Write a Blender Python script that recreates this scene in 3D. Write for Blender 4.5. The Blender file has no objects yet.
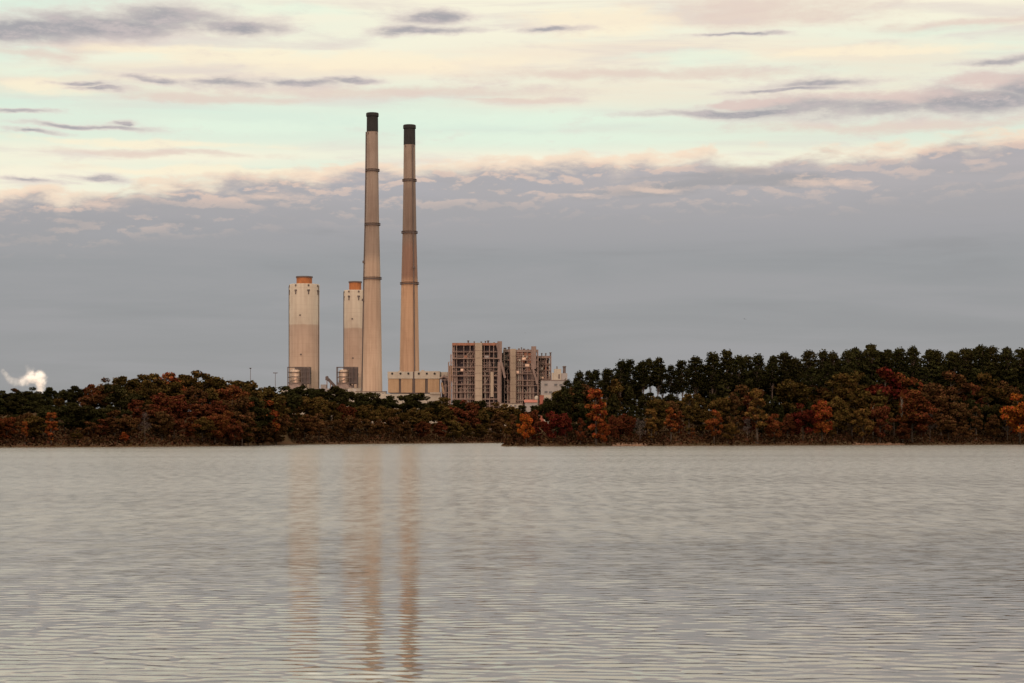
import bpy, math, random
import numpy as np
from mathutils import Vector, Matrix, Quaternion

S = bpy.context.scene
COL = S.collection
R = math.radians
F = 1991.0            # focal length in pixels of the 1024 px wide picture
HOR = 437.0           # picture row of the horizon
EYE = 3.0             # camera height above the lake

# ------------------------------------------------------------------ camera
cam = bpy.data.cameras.new('camera')
co = bpy.data.objects.new('camera', cam)
COL.objects.link(co)
co.location = (0, 0, EYE)
co.rotation_euler = (R(90), 0, 0)
cam.sensor_width = 36.0
cam.lens = 36.0 * F / 1024
cam.shift_y = (HOR - 341.5) / 1024
cam.clip_start = 0.5
cam.clip_end = 40000
S.camera = co

# ------------------------------------------------------------------ light
SUN_EL, SUN_AZ = R(3.6), R(191)
sd = Vector((math.sin(SUN_AZ) * math.cos(SUN_EL), math.cos(SUN_AZ) * math.cos(SUN_EL), math.sin(SUN_EL)))
sun = bpy.data.lights.new('sun', 'SUN')
sun.energy = 2.0
sun.angle = R(0.6)
sun.color = (1.0, 0.665, 0.50)
so = bpy.data.objects.new('sun', sun)
COL.objects.link(so)
so.rotation_euler = sd.to_track_quat('Z', 'Y').to_euler()
so.location = sd * 200

S.view_settings.view_transform = 'Standard'
S.view_settings.look = 'None'
S.view_settings.exposure = 0.0
S.view_settings.gamma = 1.0
S.view_settings.use_curve_mapping = False
S.cycles.use_denoising = True
S.cycles.max_bounces = 8
S.cycles.volume_bounces = 4
S.cycles.sample_clamp_indirect = 6


def lin(c):
    return tuple(((v / 255) / 12.92 if v / 255 <= 0.04045 else ((v / 255 + 0.055) / 1.055) ** 2.4) for v in c)


# ------------------------------------------------------------------ node helper
class G:
    """Small wrapper for writing node graphs as expressions."""
    def __init__(self, nt):
        self.nt = nt

    def node(self, t, **kw):
        n = self.nt.nodes.new(t)
        for k, v in kw.items():
            setattr(n, k, v)
        return n

    def put(self, sock, v):
        if isinstance(v, bpy.types.NodeSocket):
            self.nt.links.new(v, sock)
        elif v is not None:
            if sock.type == 'RGBA' and hasattr(v, '__len__') and len(v) == 3:
                v = (*v, 1)
            sock.default_value = v

    def m(self, op, a, b=None, c=None, clamp=False):
        n = self.node('ShaderNodeMath', operation=op, use_clamp=clamp)
        for s, v in zip(n.inputs, (a, b, c)):
            self.put(s, v)
        return n.outputs[0]

    def add(self, a, b): return self.m('ADD', a, b)
    def sub(self, a, b): return self.m('SUBTRACT', a, b)
    def mul(self, a, b): return self.m('MULTIPLY', a, b)
    def div(self, a, b): return self.m('DIVIDE', a, b)

    def step(self, x, lo, hi, a=0.0, b=1.0):
        n = self.node('ShaderNodeMapRange', interpolation_type='SMOOTHSTEP')
        self.put(n.inputs[0], x)
        n.inputs[1].default_value, n.inputs[2].default_value = lo, hi
        self.put(n.inputs[3], a); self.put(n.inputs[4], b)
        return n.outputs[0]

    def vec(self, x, y, z=0.0):
        n = self.node('ShaderNodeCombineXYZ')
        for s, v in zip(n.inputs, (x, y, z)):
            self.put(s, v)
        return n.outputs[0]

    def xyz(self, v):
        n = self.node('ShaderNodeSeparateXYZ')
        self.put(n.inputs[0], v)
        return n.outputs

    def noise(self, v, scale=1.0, detail=4.0, rough=0.5, dist=0.0, color=False):
        n = self.node('ShaderNodeTexNoise')
        self.put(n.inputs['Vector'], v)
        n.inputs['Scale'].default_value = scale
        n.inputs['Detail'].default_value = detail
        n.inputs['Roughness'].default_value = rough
        n.inputs['Distortion'].default_value = dist
        return n.outputs['Color' if color else 'Fac']

    def mix(self, f, a, b, blend='MIX'):
        n = self.node('ShaderNodeMix', data_type='RGBA', blend_type=blend)
        self.put(n.inputs[0], f); self.put(n.inputs[6], a); self.put(n.inputs[7], b)
        return n.outputs[2]

    def ramp(self, x, stops, interp='LINEAR'):
        n = self.node('ShaderNodeValToRGB')
        n.color_ramp.interpolation = interp
        e = n.color_ramp.elements
        while len(e) < len(stops):
            e.new(0.5)
        for i, (p, c) in enumerate(stops):
            e[i].position = p
            e[i].color = (c, c, c, 1) if isinstance(c, (int, float)) else (*c[:3], 1)
        self.put(n.inputs[0], x)
        return n.outputs[0]

    def scale(self, v, s):
        n = self.node('ShaderNodeVectorMath', operation='SCALE')
        self.put(n.inputs[0], v); self.put(n.inputs['Scale'], s)
        return n.outputs[0]

    def mulv(self, v, s):
        n = self.node('ShaderNodeVectorMath', operation='MULTIPLY')
        self.put(n.inputs[0], v); self.put(n.inputs[1], s)
        return n.outputs[0]


# ------------------------------------------------------------------ sky
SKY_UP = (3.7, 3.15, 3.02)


def build_sky():
    w = bpy.data.worlds.new('World')
    S.world = w
    w.use_nodes = True
    nt = w.node_tree
    g = G(nt)
    bg = nt.nodes['Background']
    STR = 0.1
    bg.inputs['Strength'].default_value = STR
    sky = g.node('ShaderNodeTexSky', sky_type='NISHITA', sun_disc=False)
    sky.sun_elevation = SUN_EL
    sky.sun_rotation = SUN_AZ
    sky.air_density = 1.0
    sky.dust_density = 1.0

    def C(*c):            # a cloud radiance, given as its display colour
        return tuple(v / STR for v in lin(c))
    d = g.node('ShaderNodeTexCoord').outputs['Generated']
    x, y, z = g.xyz(d)
    A = g.mul(g.m('ARCTAN2', x, y), F)                 # azimuth, in units of 1/1991 rad
    Ev = g.mul(g.m('ARCSINE', z), F)                   # elevation, same units
    wc = g.xyz(g.noise(g.vec(g.mul(A, 0.011), g.mul(Ev, 0.034), 6.2), 1.0, 5, 0.58, 0.0, True))
    Aw = g.add(A, g.mul(g.sub(wc[0], 0.5), 100.0))     # warped, so that no cloud is a clean oval
    Ew = g.add(Ev, g.mul(g.sub(wc[1], 0.5), 22.0))
    hx = g.div(x, g.add(g.m('MAXIMUM', z, 0.0), 0.09))   # cloud sheet seen in perspective
    hy = g.div(y, g.add(g.m('MAXIMUM', z, 0.0), 0.09))
    sheet = g.vec(hx, hy, 0)
    pae = g.vec(g.mul(A, 0.010), g.mul(Ev, 0.045), 0)
    pfine = g.vec(g.mul(A, 0.040), g.mul(Ev, 0.115), 3.7)
    n_str = g.noise(pae, 1.0, 6, 0.56, 0.25)            # streaky
    n_fin = g.noise(pfine, 1.0, 7, 0.66, 0.1)            # ragged detail
    n_veil = g.noise(g.mulv(sheet, (0.33, 0.9, 1)), 1.0, 5, 0.5, 0.3)
    n_veil2 = g.noise(g.mulv(g.vec(g.add(hx, 31.0), hy, 5.0), (0.30, 1.3, 1)), 1.0, 6, 0.55, 0.4)

    # clear sky under a thin luminous veil
    clear = g.mix(g.step(Ev, 150, 620, 0.84, 0.90), sky.outputs[0], C(226, 247, 232))
    gap = g.mul(g.step(Ev, 272, 296), g.step(Ev, 312, 340, 1.0, 0.0))        # the open mint-coloured band
    keep = g.sub(1.0, g.mul(gap, 0.70))
    clear = g.mix(g.mul(keep, g.step(n_veil, 0.40, 0.60, 0.0, 0.82)), clear, C(255, 244, 220))
    clear = g.mix(g.mul(keep, g.step(n_veil2, 0.50, 0.68, 0.0, 0.70)), clear, C(247, 222, 200))

    lav = g.step(g.noise(g.vec(g.mul(A, 0.0045), g.mul(Ev, 0.05), 12.0), 1.0, 6, 0.55, 0.3), 0.50, 0.68)
    clear = g.mix(g.mul(keep, g.mul(lav, 0.55)), clear, C(221, 208, 204))

    def blobs(lst):
        f = None
        for (px, py, rx, ry, *k) in lst:
            dx = g.div(g.sub(Aw, px - 512.0), rx)
            dy = g.div(g.sub(Ew, HOR - py), ry)
            if k:
                dy = g.sub(dy, g.mul(dx, k[0]))
            q = g.m('MULTIPLY_ADD', dx, dx, g.mul(dy, dy))
            e = g.m('EXPONENT', g.mul(q, -0.9))
            f = e if f is None else g.m('MAXIMUM', f, e)
        return f
    wob = g.add(g.mul(g.sub(n_str, 0.5), 2.0), g.mul(g.sub(n_fin, 0.5), 1.6))
    # broad pinkish streaks
    pk = blobs([(640, 77, 190, 8), (760, 20, 150, 20), (400, 97, 200, 9), (220, 104, 120, 7), (160, 160, 130, 5), (40, 70, 60, 8), (900, 132, 170, 8),
                (90, 60, 60, 10), (520, 105, 60, 4), (960, 40, 120, 8)])
    a_pk = g.step(g.add(pk, g.mul(wob, 0.45)), 0.22, 1.05, 0.0, 0.80)
    clear = g.mix(a_pk, clear, C(228, 207, 195))
    # bright cream streaks
    cr = blobs([(330, 66, 260, 12), (600, 30, 90, 22), (150, 60, 120, 7), (60, 100, 60, 10), (150, 150, 160, 6), (240, 176, 220, 6), (860, 62, 160, 6)])
    clear = g.mix(g.step(g.add(cr, g.mul(wob, 0.5)), 0.35, 0.95, 0.0, 0.75), clear, C(255, 241, 212))
    mint = blobs([(60, 8, 130, 9), (300, 20, 80, 9), (45, 85, 60, 8), (690, 62, 90, 8), (940, 44, 80, 6), (560, 122, 300, 12), (560, 142, 240, 9), (230, 130, 150, 10)])
    clear = g.mix(g.step(g.add(mint, g.mul(wob, 0.45)), 0.35, 1.05, 0.0, 0.60), clear, C(230, 246, 226))
    # small slate lens clouds
    dk = blobs([(30, 47, 95, 14, 0.10), (105, 38, 95, 17, 0.1), (170, 31, 90, 14), (228, 37, 50, 9), (438, 23, 32, 8), (425, 38, 62, 5, 0.5), (556, 38, 40, 4),
                (95, 97, 26, 3), (155, 90, 28, 3.5), (225, 89, 52, 5.5), (295, 87, 40, 5), (345, 84, 34, 3.5), (110, 101, 30, 2.5), (85, 135, 60, 2.8), (30, 123, 40, 2.5),
                (45, 143, 34, 2.5), (125, 130, 12, 3), (822, 91, 62, 6), (790, 97, 70, 3), (740, 117, 110, 5), (850, 115, 150, 11), (962, 112, 75, 15), (1020, 102, 60, 15), (1000, 76, 40, 4),
                (740, 42, 50, 2.5), (92, 184, 30, 4), (30, 190, 30, 3)])
    fd = g.add(dk, g.mul(wob, 0.52))
    clear = g.mix(g.step(g.add(dk, g.mul(wob, 0.55)), 0.02, 0.45, 0.0, 0.50), clear, C(224, 210, 204))      # thin skirts round them
    a_dk = g.step(fd, 0.24, 0.98, 0.0, 0.92)
    c_dk = g.mix(g.step(n_fin, 0.38, 0.70), C(161, 160, 166), C(196, 186, 186))
    c_dk = g.mix(g.step(fd, 0.35, 1.0), C(206, 194, 190), c_dk)
    clear = g.mix(a_dk, clear, c_dk)
    right = blobs([(880, 106, 110, 7), (985, 94, 50, 8), (740, 108, 60, 4)])
    clear = g.mix(g.step(g.add(right, g.mul(wob, 0.6)), 0.3, 1.0, 0.0, 0.8), clear, C(222, 200, 192))

    # the long cloud bank along the horizon
    t = g.m('DIVIDE', g.add(A, 512.0), 1024.0, clamp=True)
    edge = g.mul(g.ramp(t, [(0.0, 0.775), (0.09, 0.79), (0.14, 0.815), (0.24, 0.855), (0.36, 0.885), (0.5, 0.908),
                            (0.66, 0.918), (0.83, 0.928), (0.92, 0.95), (1.0, 0.97)]), 300.0)
    n_bank = g.noise(g.vec(g.mul(A, 0.024), g.mul(Ev, 0.060), 9.1), 1.0, 6, 0.54, 0.15)
    n_big = g.noise(g.vec(g.mul(A, 0.006), g.mul(Ev, 0.022), 2.3), 1.0, 4, 0.5, 0.3)
    depth = g.add(g.sub(edge, Ev), g.mul(g.sub(n_bank, 0.5), 44.0))
    depth = g.add(depth, g.mul(g.sub(n_big, 0.5), 26.0))
    a_bank = g.step(depth, -6.0, 9.0)
    body = g.ramp(g.m('DIVIDE', Ev, 300.0, clamp=True),
                  [(0.0, C(151, 151, 150)), (0.33, C(153, 154, 155)), (0.58, C(154, 156, 158)), (0.70, C(165, 164, 167)), (0.84, C(179, 175, 177)), (0.96, C(190, 183, 186))])
    lay = g.noise(g.vec(g.mul(A, 0.0035), g.mul(Ev, 0.030), 21.0), 1.0, 6, 0.55, 0.4)       # faint layers inside the bank
    body = g.mix(g.step(lay, 0.40, 0.66, 0.0, 0.50), body, C(164, 163, 165))
    body = g.mix(g.step(lay, 0.46, 0.30, 0.0, 0.45), body, C(148, 149, 151))
    n_up = g.noise(g.vec(g.mul(A, 0.024), g.mul(g.add(Ev, 5.0), 0.060), 9.1), 1.0, 6, 0.54, 0.15)
    relief = g.step(g.sub(n_bank, n_up), 0.0, 0.11)           # billows facing up catch the low sun
    top = g.mul(g.step(depth, 4.0, 62.0, 1.0, 0.0), 1.0)
    c_bank = g.mix(g.mul(g.mul(top, 0.55), g.step(n_big, 0.42, 0.6)), body, C(172, 172, 178))
    c_bank = g.mix(g.mul(g.mul(relief, g.step(n_big, 0.28, 0.52)), g.step(depth, 0.0, 70.0, 0.80, 0.0)), c_bank, C(230, 203, 186))
    pinkpatch = blobs([(810, 187, 50, 5), (660, 192, 50, 4), (575, 196, 30, 3), (112, 209, 18, 6), (290, 180, 80, 6), (280, 200, 60, 6), (900, 158, 90, 4)])
    c_bank = g.mix(g.step(g.add(pinkpatch, g.mul(wob, 0.75)), 0.35, 1.1, 0.0, 0.70), c_bank, C(231, 205, 188))
    # bright rim right at the crest
    rim = g.mul(g.step(depth, -9.0, 0.0), g.step(depth, 0.0, 15.0, 1.0, 0.0))
    allc = g.mix(a_bank, clear, c_bank)
    allc = g.mix(g.mul(rim, g.step(n_big, 0.40, 0.6, 0.25, 0.8)), allc, C(250, 225, 200))
    # below the horizon
    allc = g.mix(g.step(Ev, -40, -5), C(90, 88, 84), allc)
    # higher up, out of the picture, the sky is boosted to brighten the lake's reflections
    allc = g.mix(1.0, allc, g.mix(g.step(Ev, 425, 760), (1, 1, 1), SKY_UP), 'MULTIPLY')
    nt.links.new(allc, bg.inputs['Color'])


build_sky()

# ------------------------------------------------------------------ materials
def mat(name):
    m = bpy.data.materials.new(name)
    m.use_nodes = True
    g = G(m.node_tree)
    return m, g, m.node_tree.nodes['Principled BSDF']


def weathered(name, c1, c2, scale=0.12, stretch=(1, 1, 0.25), rough=0.8, metal=0.0, fine=0.35):
    m, g, b = mat(name)
    p = g.node('ShaderNodeTexCoord').outputs['Object']
    n = g.noise(g.mulv(p, stretch), scale, 6, 0.6)
    n2 = g.noise(p, scale * 9, 3, 0.5)
    f = g.step(g.add(g.mul(n, 1 - fine), g.mul(n2, fine)), 0.36, 0.64)
    g.put(b.inputs['Base Color'], g.mix(f, c1, c2))
    b.inputs['Roughness'].default_value = rough
    b.inputs['Specular IOR Level'].default_value = 0.1 if rough > .7 else 0.5
    b.inputs['Metallic'].default_value = metal
    return m


def banded_concrete(name, stops, zmax, joint=0.0, streak=0.22):
    """Poured concrete whose colour changes with height, with formwork joints and rain streaks."""
    m, g, b = mat(name)
    p = g.node('ShaderNodeTexCoord').outputs['Object']
    x, y, z = g.xyz(p)
    wob = g.mul(g.sub(g.noise(p, 0.25, 3), 0.5), 1.5)
    base = g.ramp(g.m('DIVIDE', g.add(z, wob), zmax, clamp=True), stops)
    n = g.noise(g.mulv(p, (1, 1, 0.045)), 0.45, 6, 0.62)
    base = g.mix(g.step(n, 0.38, 0.68, 0.0, 1.0), base, g.mix(1.0, base, (1 - streak, 1 - streak * 1.15, 1 - streak * 1.2), 'MULTIPLY'))
    n3 = g.noise(p, 0.06, 5, 0.6)
    base = g.mix(g.step(n3, 0.45, 0.7, 0.0, 0.5), base, g.mix(1.0, base, (0.80, 0.76, 0.74), 'MULTIPLY'))
    if joint:
        fr = g.m('FRACT', g.div(z, joint))
        j = g.mul(g.step(fr, 0.0, 0.16, 1.0, 0.0), g.step(g.noise(g.vec(0, 0, z), 0.11, 2), 0.42, 0.6, 0.1, 0.6))
        base = g.mix(j, base, g.mix(1.0, base, (0.78, 0.74, 0.72), 'MULTIPLY'))
    g.put(b.inputs['Base Color'], base)
    b.inputs['Roughness'].default_value = 0.85
    return m


def foliage_mat(name):
    m, g, b = mat(name)
    oi = g.node('ShaderNodeObjectInfo').outputs['Color']
    ri = g.node('ShaderNodeNewGeometry').outputs['Random Per Island']
    at = g.node('ShaderNodeAttribute', attribute_name='tint').outputs['Fac']
    hs = g.node('ShaderNodeHueSaturation')
    g.put(hs.inputs['Hue'], g.add(0.478, g.mul(g.m('FRACT', g.mul(ri, 7.31)), 0.044)))
    g.put(hs.inputs['Value'], g.mul(at, g.add(0.68, g.mul(ri, 0.64))))
    g.put(hs.inputs['Color'], oi)
    g.put(b.inputs['Base Color'], hs.outputs[0])
    b.inputs['Roughness'].default_value = 0.75
    b.inputs['Specular IOR Level'].default_value = 0.0
    return m


def bark_mat(name):
    m, g, b = mat(name)
    oi = g.node('ShaderNodeObjectInfo').outputs['Color']
    p = g.node('ShaderNodeTexCoord').outputs['Object']
    n = g.noise(g.mulv(p, (1, 1, 0.25)), 3.0, 4, 0.6)
    g.put(b.inputs['Base Color'], g.mix(g.step(n, 0.35, 0.65), g.mix(1.0, oi, (0.6, 0.58, 0.56), 'MULTIPLY'), oi))
    b.inputs['Roughness'].default_value = 0.9
    b.inputs['Specular IOR Level'].default_value = 0.0
    return m


M_LEAF = foliage_mat('leaves')
M_BARK = bark_mat('bark')
M_CONC = weathered('concrete', (0.216, 0.169, 0.133), (0.166, 0.130, 0.101))
M_PALE = weathered('pale_concrete', (0.252, 0.218, 0.184), (0.197, 0.170, 0.143))
M_TAN = weathered('tan_cladding', (0.256, 0.173, 0.109), (0.198, 0.128, 0.080), 0.2, (1, 1, 0.12))
M_RUST = weathered('rusted_steel', (0.272, 0.100, 0.036), (0.160, 0.060, 0.028), 0.25, (1, 1, 0.3))
M_RPAN = weathered('rusty_panels', (0.192, 0.084, 0.052), (0.120, 0.060, 0.044), 0.5, (1, 1, 0.4))
M_SOOT_SHADE = weathered('soot_and_shade', (0.013, 0.012, 0.013), (0.022, 0.020, 0.020), 0.2)  # soot on the chimney caps; elsewhere a dark colour for recess shade
M_DARK = weathered('dark_steel', (0.055, 0.045, 0.045), (0.085, 0.065, 0.06), 0.3)
M_BEAM = weathered('primer_steel', (0.200, 0.140, 0.120), (0.128, 0.088, 0.076), 0.2)
M_CASE = weathered('boiler_casing', (0.014, 0.013, 0.018), (0.036, 0.026, 0.027), 0.16, (1, 1, 1))  # near-black, so the colour carries the recess shade inside the frames
M_DECK = weathered('deck_grating', (0.076, 0.056, 0.051), (0.119, 0.085, 0.075), 0.2)
M_DUCT = weathered('sheet_duct', (0.155, 0.111, 0.096), (0.104, 0.074, 0.067), 0.15)
M_GREY = weathered('grey_cladding', (0.190, 0.171, 0.167), (0.152, 0.137, 0.133), 0.15, (1, 1, 0.2))
M_METAL = weathered('bare_sheet_metal', (0.306, 0.221, 0.170), (0.221, 0.162, 0.128), 0.3, (1, 1, 0.2), 0.5, 0.75)
M_RED = weathered('red_orange_paint', (0.20, 0.066, 0.046), (0.15, 0.052, 0.04), 0.3)
M_GLASS = weathered('dark_window', (0.03, 0.032, 0.036), (0.045, 0.045, 0.05), 0.5, (1, 1, 1), 0.2)
M_BIRD = weathered('dark_plumage', (0.03, 0.028, 0.027), (0.05, 0.045, 0.04), 5.0, (1, 1, 1))


# ------------------------------------------------------------------ mesh helpers
def tag(o, label=None, cat=None, group=None, kind=None):
    if label: o['label'] = label
    if cat: o['category'] = cat
    if group: o['group'] = group
    if kind: o['kind'] = kind
    return o


def thing(name, loc, label, cat, group=None, rz=0.0):
    o = bpy.data.objects.new(name, None)
    o.empty_display_size = 2
    o.location = loc
    o.rotation_euler = (0, 0, rz)
    COL.objects.link(o)
    return tag(o, label, cat, group)


class MB:
    def __init__(self):
        self.v, self.f = [], []

    def quad(self, pts):
        i = len(self.v)
        self.v += [tuple(p) for p in pts]
        self.f.append(tuple(range(i, i + len(pts))))
        return self

    def box(self, x0, x1, y0, y1, z0, z1):
        i = len(self.v)
        self.v += [(x, y, z) for z in (z0, z1) for y in (y0, y1) for x in (x0, x1)]
        self.f += [tuple(i + k for k in q) for q in ((0, 2, 3, 1), (4, 5, 7, 6), (0, 1, 5, 4), (2, 6, 7, 3), (0, 4, 6, 2), (1, 3, 7, 5))]
        return self

    def bar(self, a, b, w, h=None):
        """A square bar from a to b."""
        a, b = Vector(a), Vector(b)
        d = (b - a).normalized()
        up = Vector((0, 0, 1)) if abs(d.z) < 0.95 else Vector((0, 1, 0))
        s = d.cross(up).normalized() * (w / 2)
        t = s.cross(d).normalized() * ((h or w) / 2)
        i = len(self.v)
        for p in (a, b):
            self.v += [tuple(p + s * q + t * r) for q, r in ((-1, -1), (1, -1), (1, 1), (-1, 1))]
        self.f += [tuple(i + k for k in q) for q in ((3, 2, 1, 0), (4, 5, 6, 7), (0, 1, 5, 4), (1, 2, 6, 5), (2, 3, 7, 6), (3, 0, 4, 7))]
        return self

    def lathe(self, prof, n=48, c=(0, 0)):
        i = len(self.v)
        for r, z in prof:
            for k in range(n):
                a = 2 * math.pi * k / n
                self.v.append((c[0] + r * math.cos(a), c[1] + r * math.sin(a), z))
        for j in range(len(prof) - 1):
            for k in range(n):
                q = (k + 1) % n
                self.f.append((i + j * n + k, i + j * n + q, i + (j + 1) * n + q, i + (j + 1) * n + k))
        self.f.append(tuple(i + k for k in range(n - 1, -1, -1)))
        self.f.append(tuple(i + (len(prof) - 1) * n + k for k in range(n)))
        return self

    def tube(self, pts, rad, n=8):
        pts = [Vector(p) for p in pts]
        i0 = len(self.v)
        for j, p in enumerate(pts):
            d = (pts[min(j + 1, len(pts) - 1)] - pts[max(j - 1, 0)]).normalized()
            up = Vector((0, 0, 1)) if abs(d.z) < 0.9 else Vector((0, 1, 0))
            s = d.cross(up).normalized()
            t = s.cross(d).normalized()
            r = rad[j] if hasattr(rad, '__len__') else rad
            for k in range(n):
                a = 2 * math.pi * k / n
                self.v.append(tuple(p + s * (r * math.cos(a)) + t * (r * math.sin(a))))
        for j in range(len(pts) - 1):
            for k in range(n):
                q = (k + 1) % n
                self.f.append((i0 + j * n + k, i0 + j * n + q, i0 + (j + 1) * n + q, i0 + (j + 1) * n + k))
        self.f.append(tuple(i0 + k for k in range(n - 1, -1, -1)))
        self.f.append(tuple(i0 + (len(pts) - 1) * n + k for k in range(n)))
        return self

    def mesh(self, name, m, smooth=False):
        me = bpy.data.meshes.new(name)
        me.from_pydata(self.v, [], self.f)
        me.materials.append(m)
        if smooth:
            me.shade_smooth()
            me.set_sharp_from_angle(angle=R(35))
        me.update()
        return me

    def build(self, name, m, parent=None, smooth=False, label=None):
        o = bpy.data.objects.new(name, self.mesh(name, m, smooth))
        COL.objects.link(o)
        o.parent = parent
        if label: o['label'] = label
        return o


def X(px, Y): return (px - 512.0) * Y / F
def Z(py, Y): return EYE + (HOR - py) * Y / F


# ------------------------------------------------------------------ land
LEFT = [(-80, 560), (0, 572), (130, 600), (200, 640), (240, 662)]
MID = [(284, 790), (380, 872), (440, 945), (480, 995), (503, 1010)]
RIGHT = [(500, 655), (506, 642), (560, 650), (620, 668), (720, 690), (800, 716), (900, 745), (1000, 780), (1100, 815)]


def ip(px, tab):
    return float(np.interp(px, [t[0] for t in tab], [t[1] for t in tab]))


_sp = [(-1500, 700), (-420, 540)] + [(X(p, y), y) for p, y in LEFT] + [(X(p, y), y) for p, y in MID] + \
      [(X(p, y), y) for p, y in RIGHT] + [(520, 900), (1500, 1000)]
SHX = np.array([p[0] for p in _sp]); SHY = np.array([p[1] for p in _sp])
for k in range(1, len(SHX)):
    if SHX[k] <= SHX[k - 1]:
        SHX[k] = SHX[k - 1] + 0.5
HILL = ([-1500, -400, -160, -100, -70, -20, -4, 20, 60, 120, 250, 1500], [9, 10, 11, 12, 9, 8, 4.5, 8, 12, 13.5, 14, 14])
_rng = np.random.default_rng(5)
_ph = _rng.uniform(0, 6.28, 12)


def ground(x, y):
    x = np.asarray(x, float); y = np.asarray(y, float)
    wob = 3.0 * np.sin(x * 0.11 + _ph[0]) + 2.0 * np.sin(x * 0.31 + _ph[1]) + 1.2 * np.sin(x * 0.77 + _ph[2])
    s = y - np.interp(x, SHX, SHY) - wob
    s = np.minimum(s, np.where(x > -6, (x + 6) * 3.0 + 2, 1e9) * 1.0 + np.where(y > 1000, 1e9, 0))
    s = np.where((x > -125) & (x <= -6) & (y < 790), np.minimum(s, (-89.0 - x) * 4.0 + 2.0), s)
    h = np.interp(x, HILL[0], HILL[1])
    t = np.clip(s / 85.0, 0, 1)
    land = 0.9 * np.clip(s / 5.0, 0, 1) + h * t * t * (3 - 2 * t) * (0.93 + 0.07 * np.sin(x * 0.05 + y * 0.043))
    far = np.clip((y - 1150) / 200, 0, 1)
    land = land * (1 - far) + 6.0 * far
    return np.where(s > 0, land, np.maximum(s * 0.08, -2.0))


def build_ground():
    xs = np.concatenate([np.linspace(-9000, -420, 14)[:-1], np.linspace(-420, -230, 24)[:-1], np.arange(-230, 330, 3.5), np.linspace(330, 620, 24), np.linspace(620, 9000, 14)[1:]])
    ys = np.concatenate([np.linspace(380, 540, 10)[:-1], np.arange(540, 1120, 4.0), np.linspace(1120, 2600, 40), np.linspace(2600, 12000, 12)[1:]])
    gx, gy = np.meshgrid(xs, ys)
    gz = ground(gx, gy)
    v = np.stack([gx, gy, gz], -1).reshape(-1, 3)
    nx, ny = len(xs), len(ys)
    i = np.arange(nx * ny).reshape(ny, nx)
    f = np.stack([i[:-1, :-1], i[:-1, 1:], i[1:, 1:], i[1:, :-1]], -1).reshape(-1, 4)
    me = grid_mesh('terrain', v, f)
    m, g, b = mat('leaf_littered_soil')
    p = g.node('ShaderNodeNewGeometry').outputs['Position']
    n = g.noise(p, 0.08, 6, 0.6)
    n2 = g.noise(p, 1.3, 4, 0.6)
    c = g.mix(g.step(n, 0.4, 0.62), (0.034, 0.019, 0.011), (0.05, 0.027, 0.014))
    c = g.mix(g.step(n2, 0.45, 0.62), c, (0.045, 0.035, 0.02))
    pz = g.xyz(p)[2]
    bank = g.mul(g.step(pz, 0.1, 0.5), g.step(pz, 0.8, 1.6, 1.0, 0.0))
    c = g.mix(g.mul(bank, g.step(g.noise(p, 0.035, 3), 0.48, 0.6)), c, (0.05, 0.028, 0.017))
    g.put(b.inputs['Base Color'], c)
    b.inputs['Roughness'].default_value = 0.95
    b.inputs['Specular IOR Level'].default_value = 0.0
    me.materials.append(m)
    o = bpy.data.objects.new('terrain', me)
    COL.objects.link(o)
    tag(o, 'brown leaf-littered wooded land rising behind the lake', 'ground', kind='structure')


def grid_mesh(name, v, f, smooth=True):
    me = bpy.data.meshes.new(name)
    v = np.ascontiguousarray(v, np.float32); f = np.ascontiguousarray(f, np.int32)
    k = f.shape[1]
    me.vertices.add(len(v)); me.vertices.foreach_set('co', v.ravel())
    me.loops.add(f.size); me.loops.foreach_set('vertex_index', f.ravel())
    me.polygons.add(len(f))
    me.polygons.foreach_set('loop_start', np.arange(0, f.size, k, dtype=np.int32))
    me.polygons.foreach_set('use_smooth', np.full(len(f), smooth))
    me.update(calc_edges=True)
    return me


def build_shade_ridge():
    """An unseen ridge added behind the camera: the low sun behind it leaves the lake shores in shade and still lights the plant."""
    xs = np.linspace(-2600, 2600, 80); ys = np.linspace(-900, -30, 40)
    gx, gy = np.meshgrid(xs, ys)
    t = np.clip((-gy - 30) / 300, 0, 1)
    gz = RIDGE * t * t * (3 - 2 * t) * (1 + 0.05 * np.sin(gx * 0.011) + 0.03 * np.sin(gx * 0.031 + gy * 0.01)) - 1.0
    i = np.arange(gx.size).reshape(gx.shape)
    f = np.stack([i[:-1, :-1], i[:-1, 1:], i[1:, 1:], i[1:, :-1]], -1).reshape(-1, 4)
    me = grid_mesh('shade_ridge', np.stack([gx, gy, gz], -1).reshape(-1, 3), f)
    me.materials.append(weathered('shade_ridge_ground', (0.05, 0.035, 0.018), (0.035, 0.035, 0.015), 0.05, (1, 1, 1)))
    o = bpy.data.objects.new('shade_ridge', me)
    COL.objects.link(o)
    tag(o, 'added unseen ridge behind the camera that shades the wooded shores', 'shade_ridge', kind='structure')  # out of view, added to keep the low sun off the trees


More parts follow.
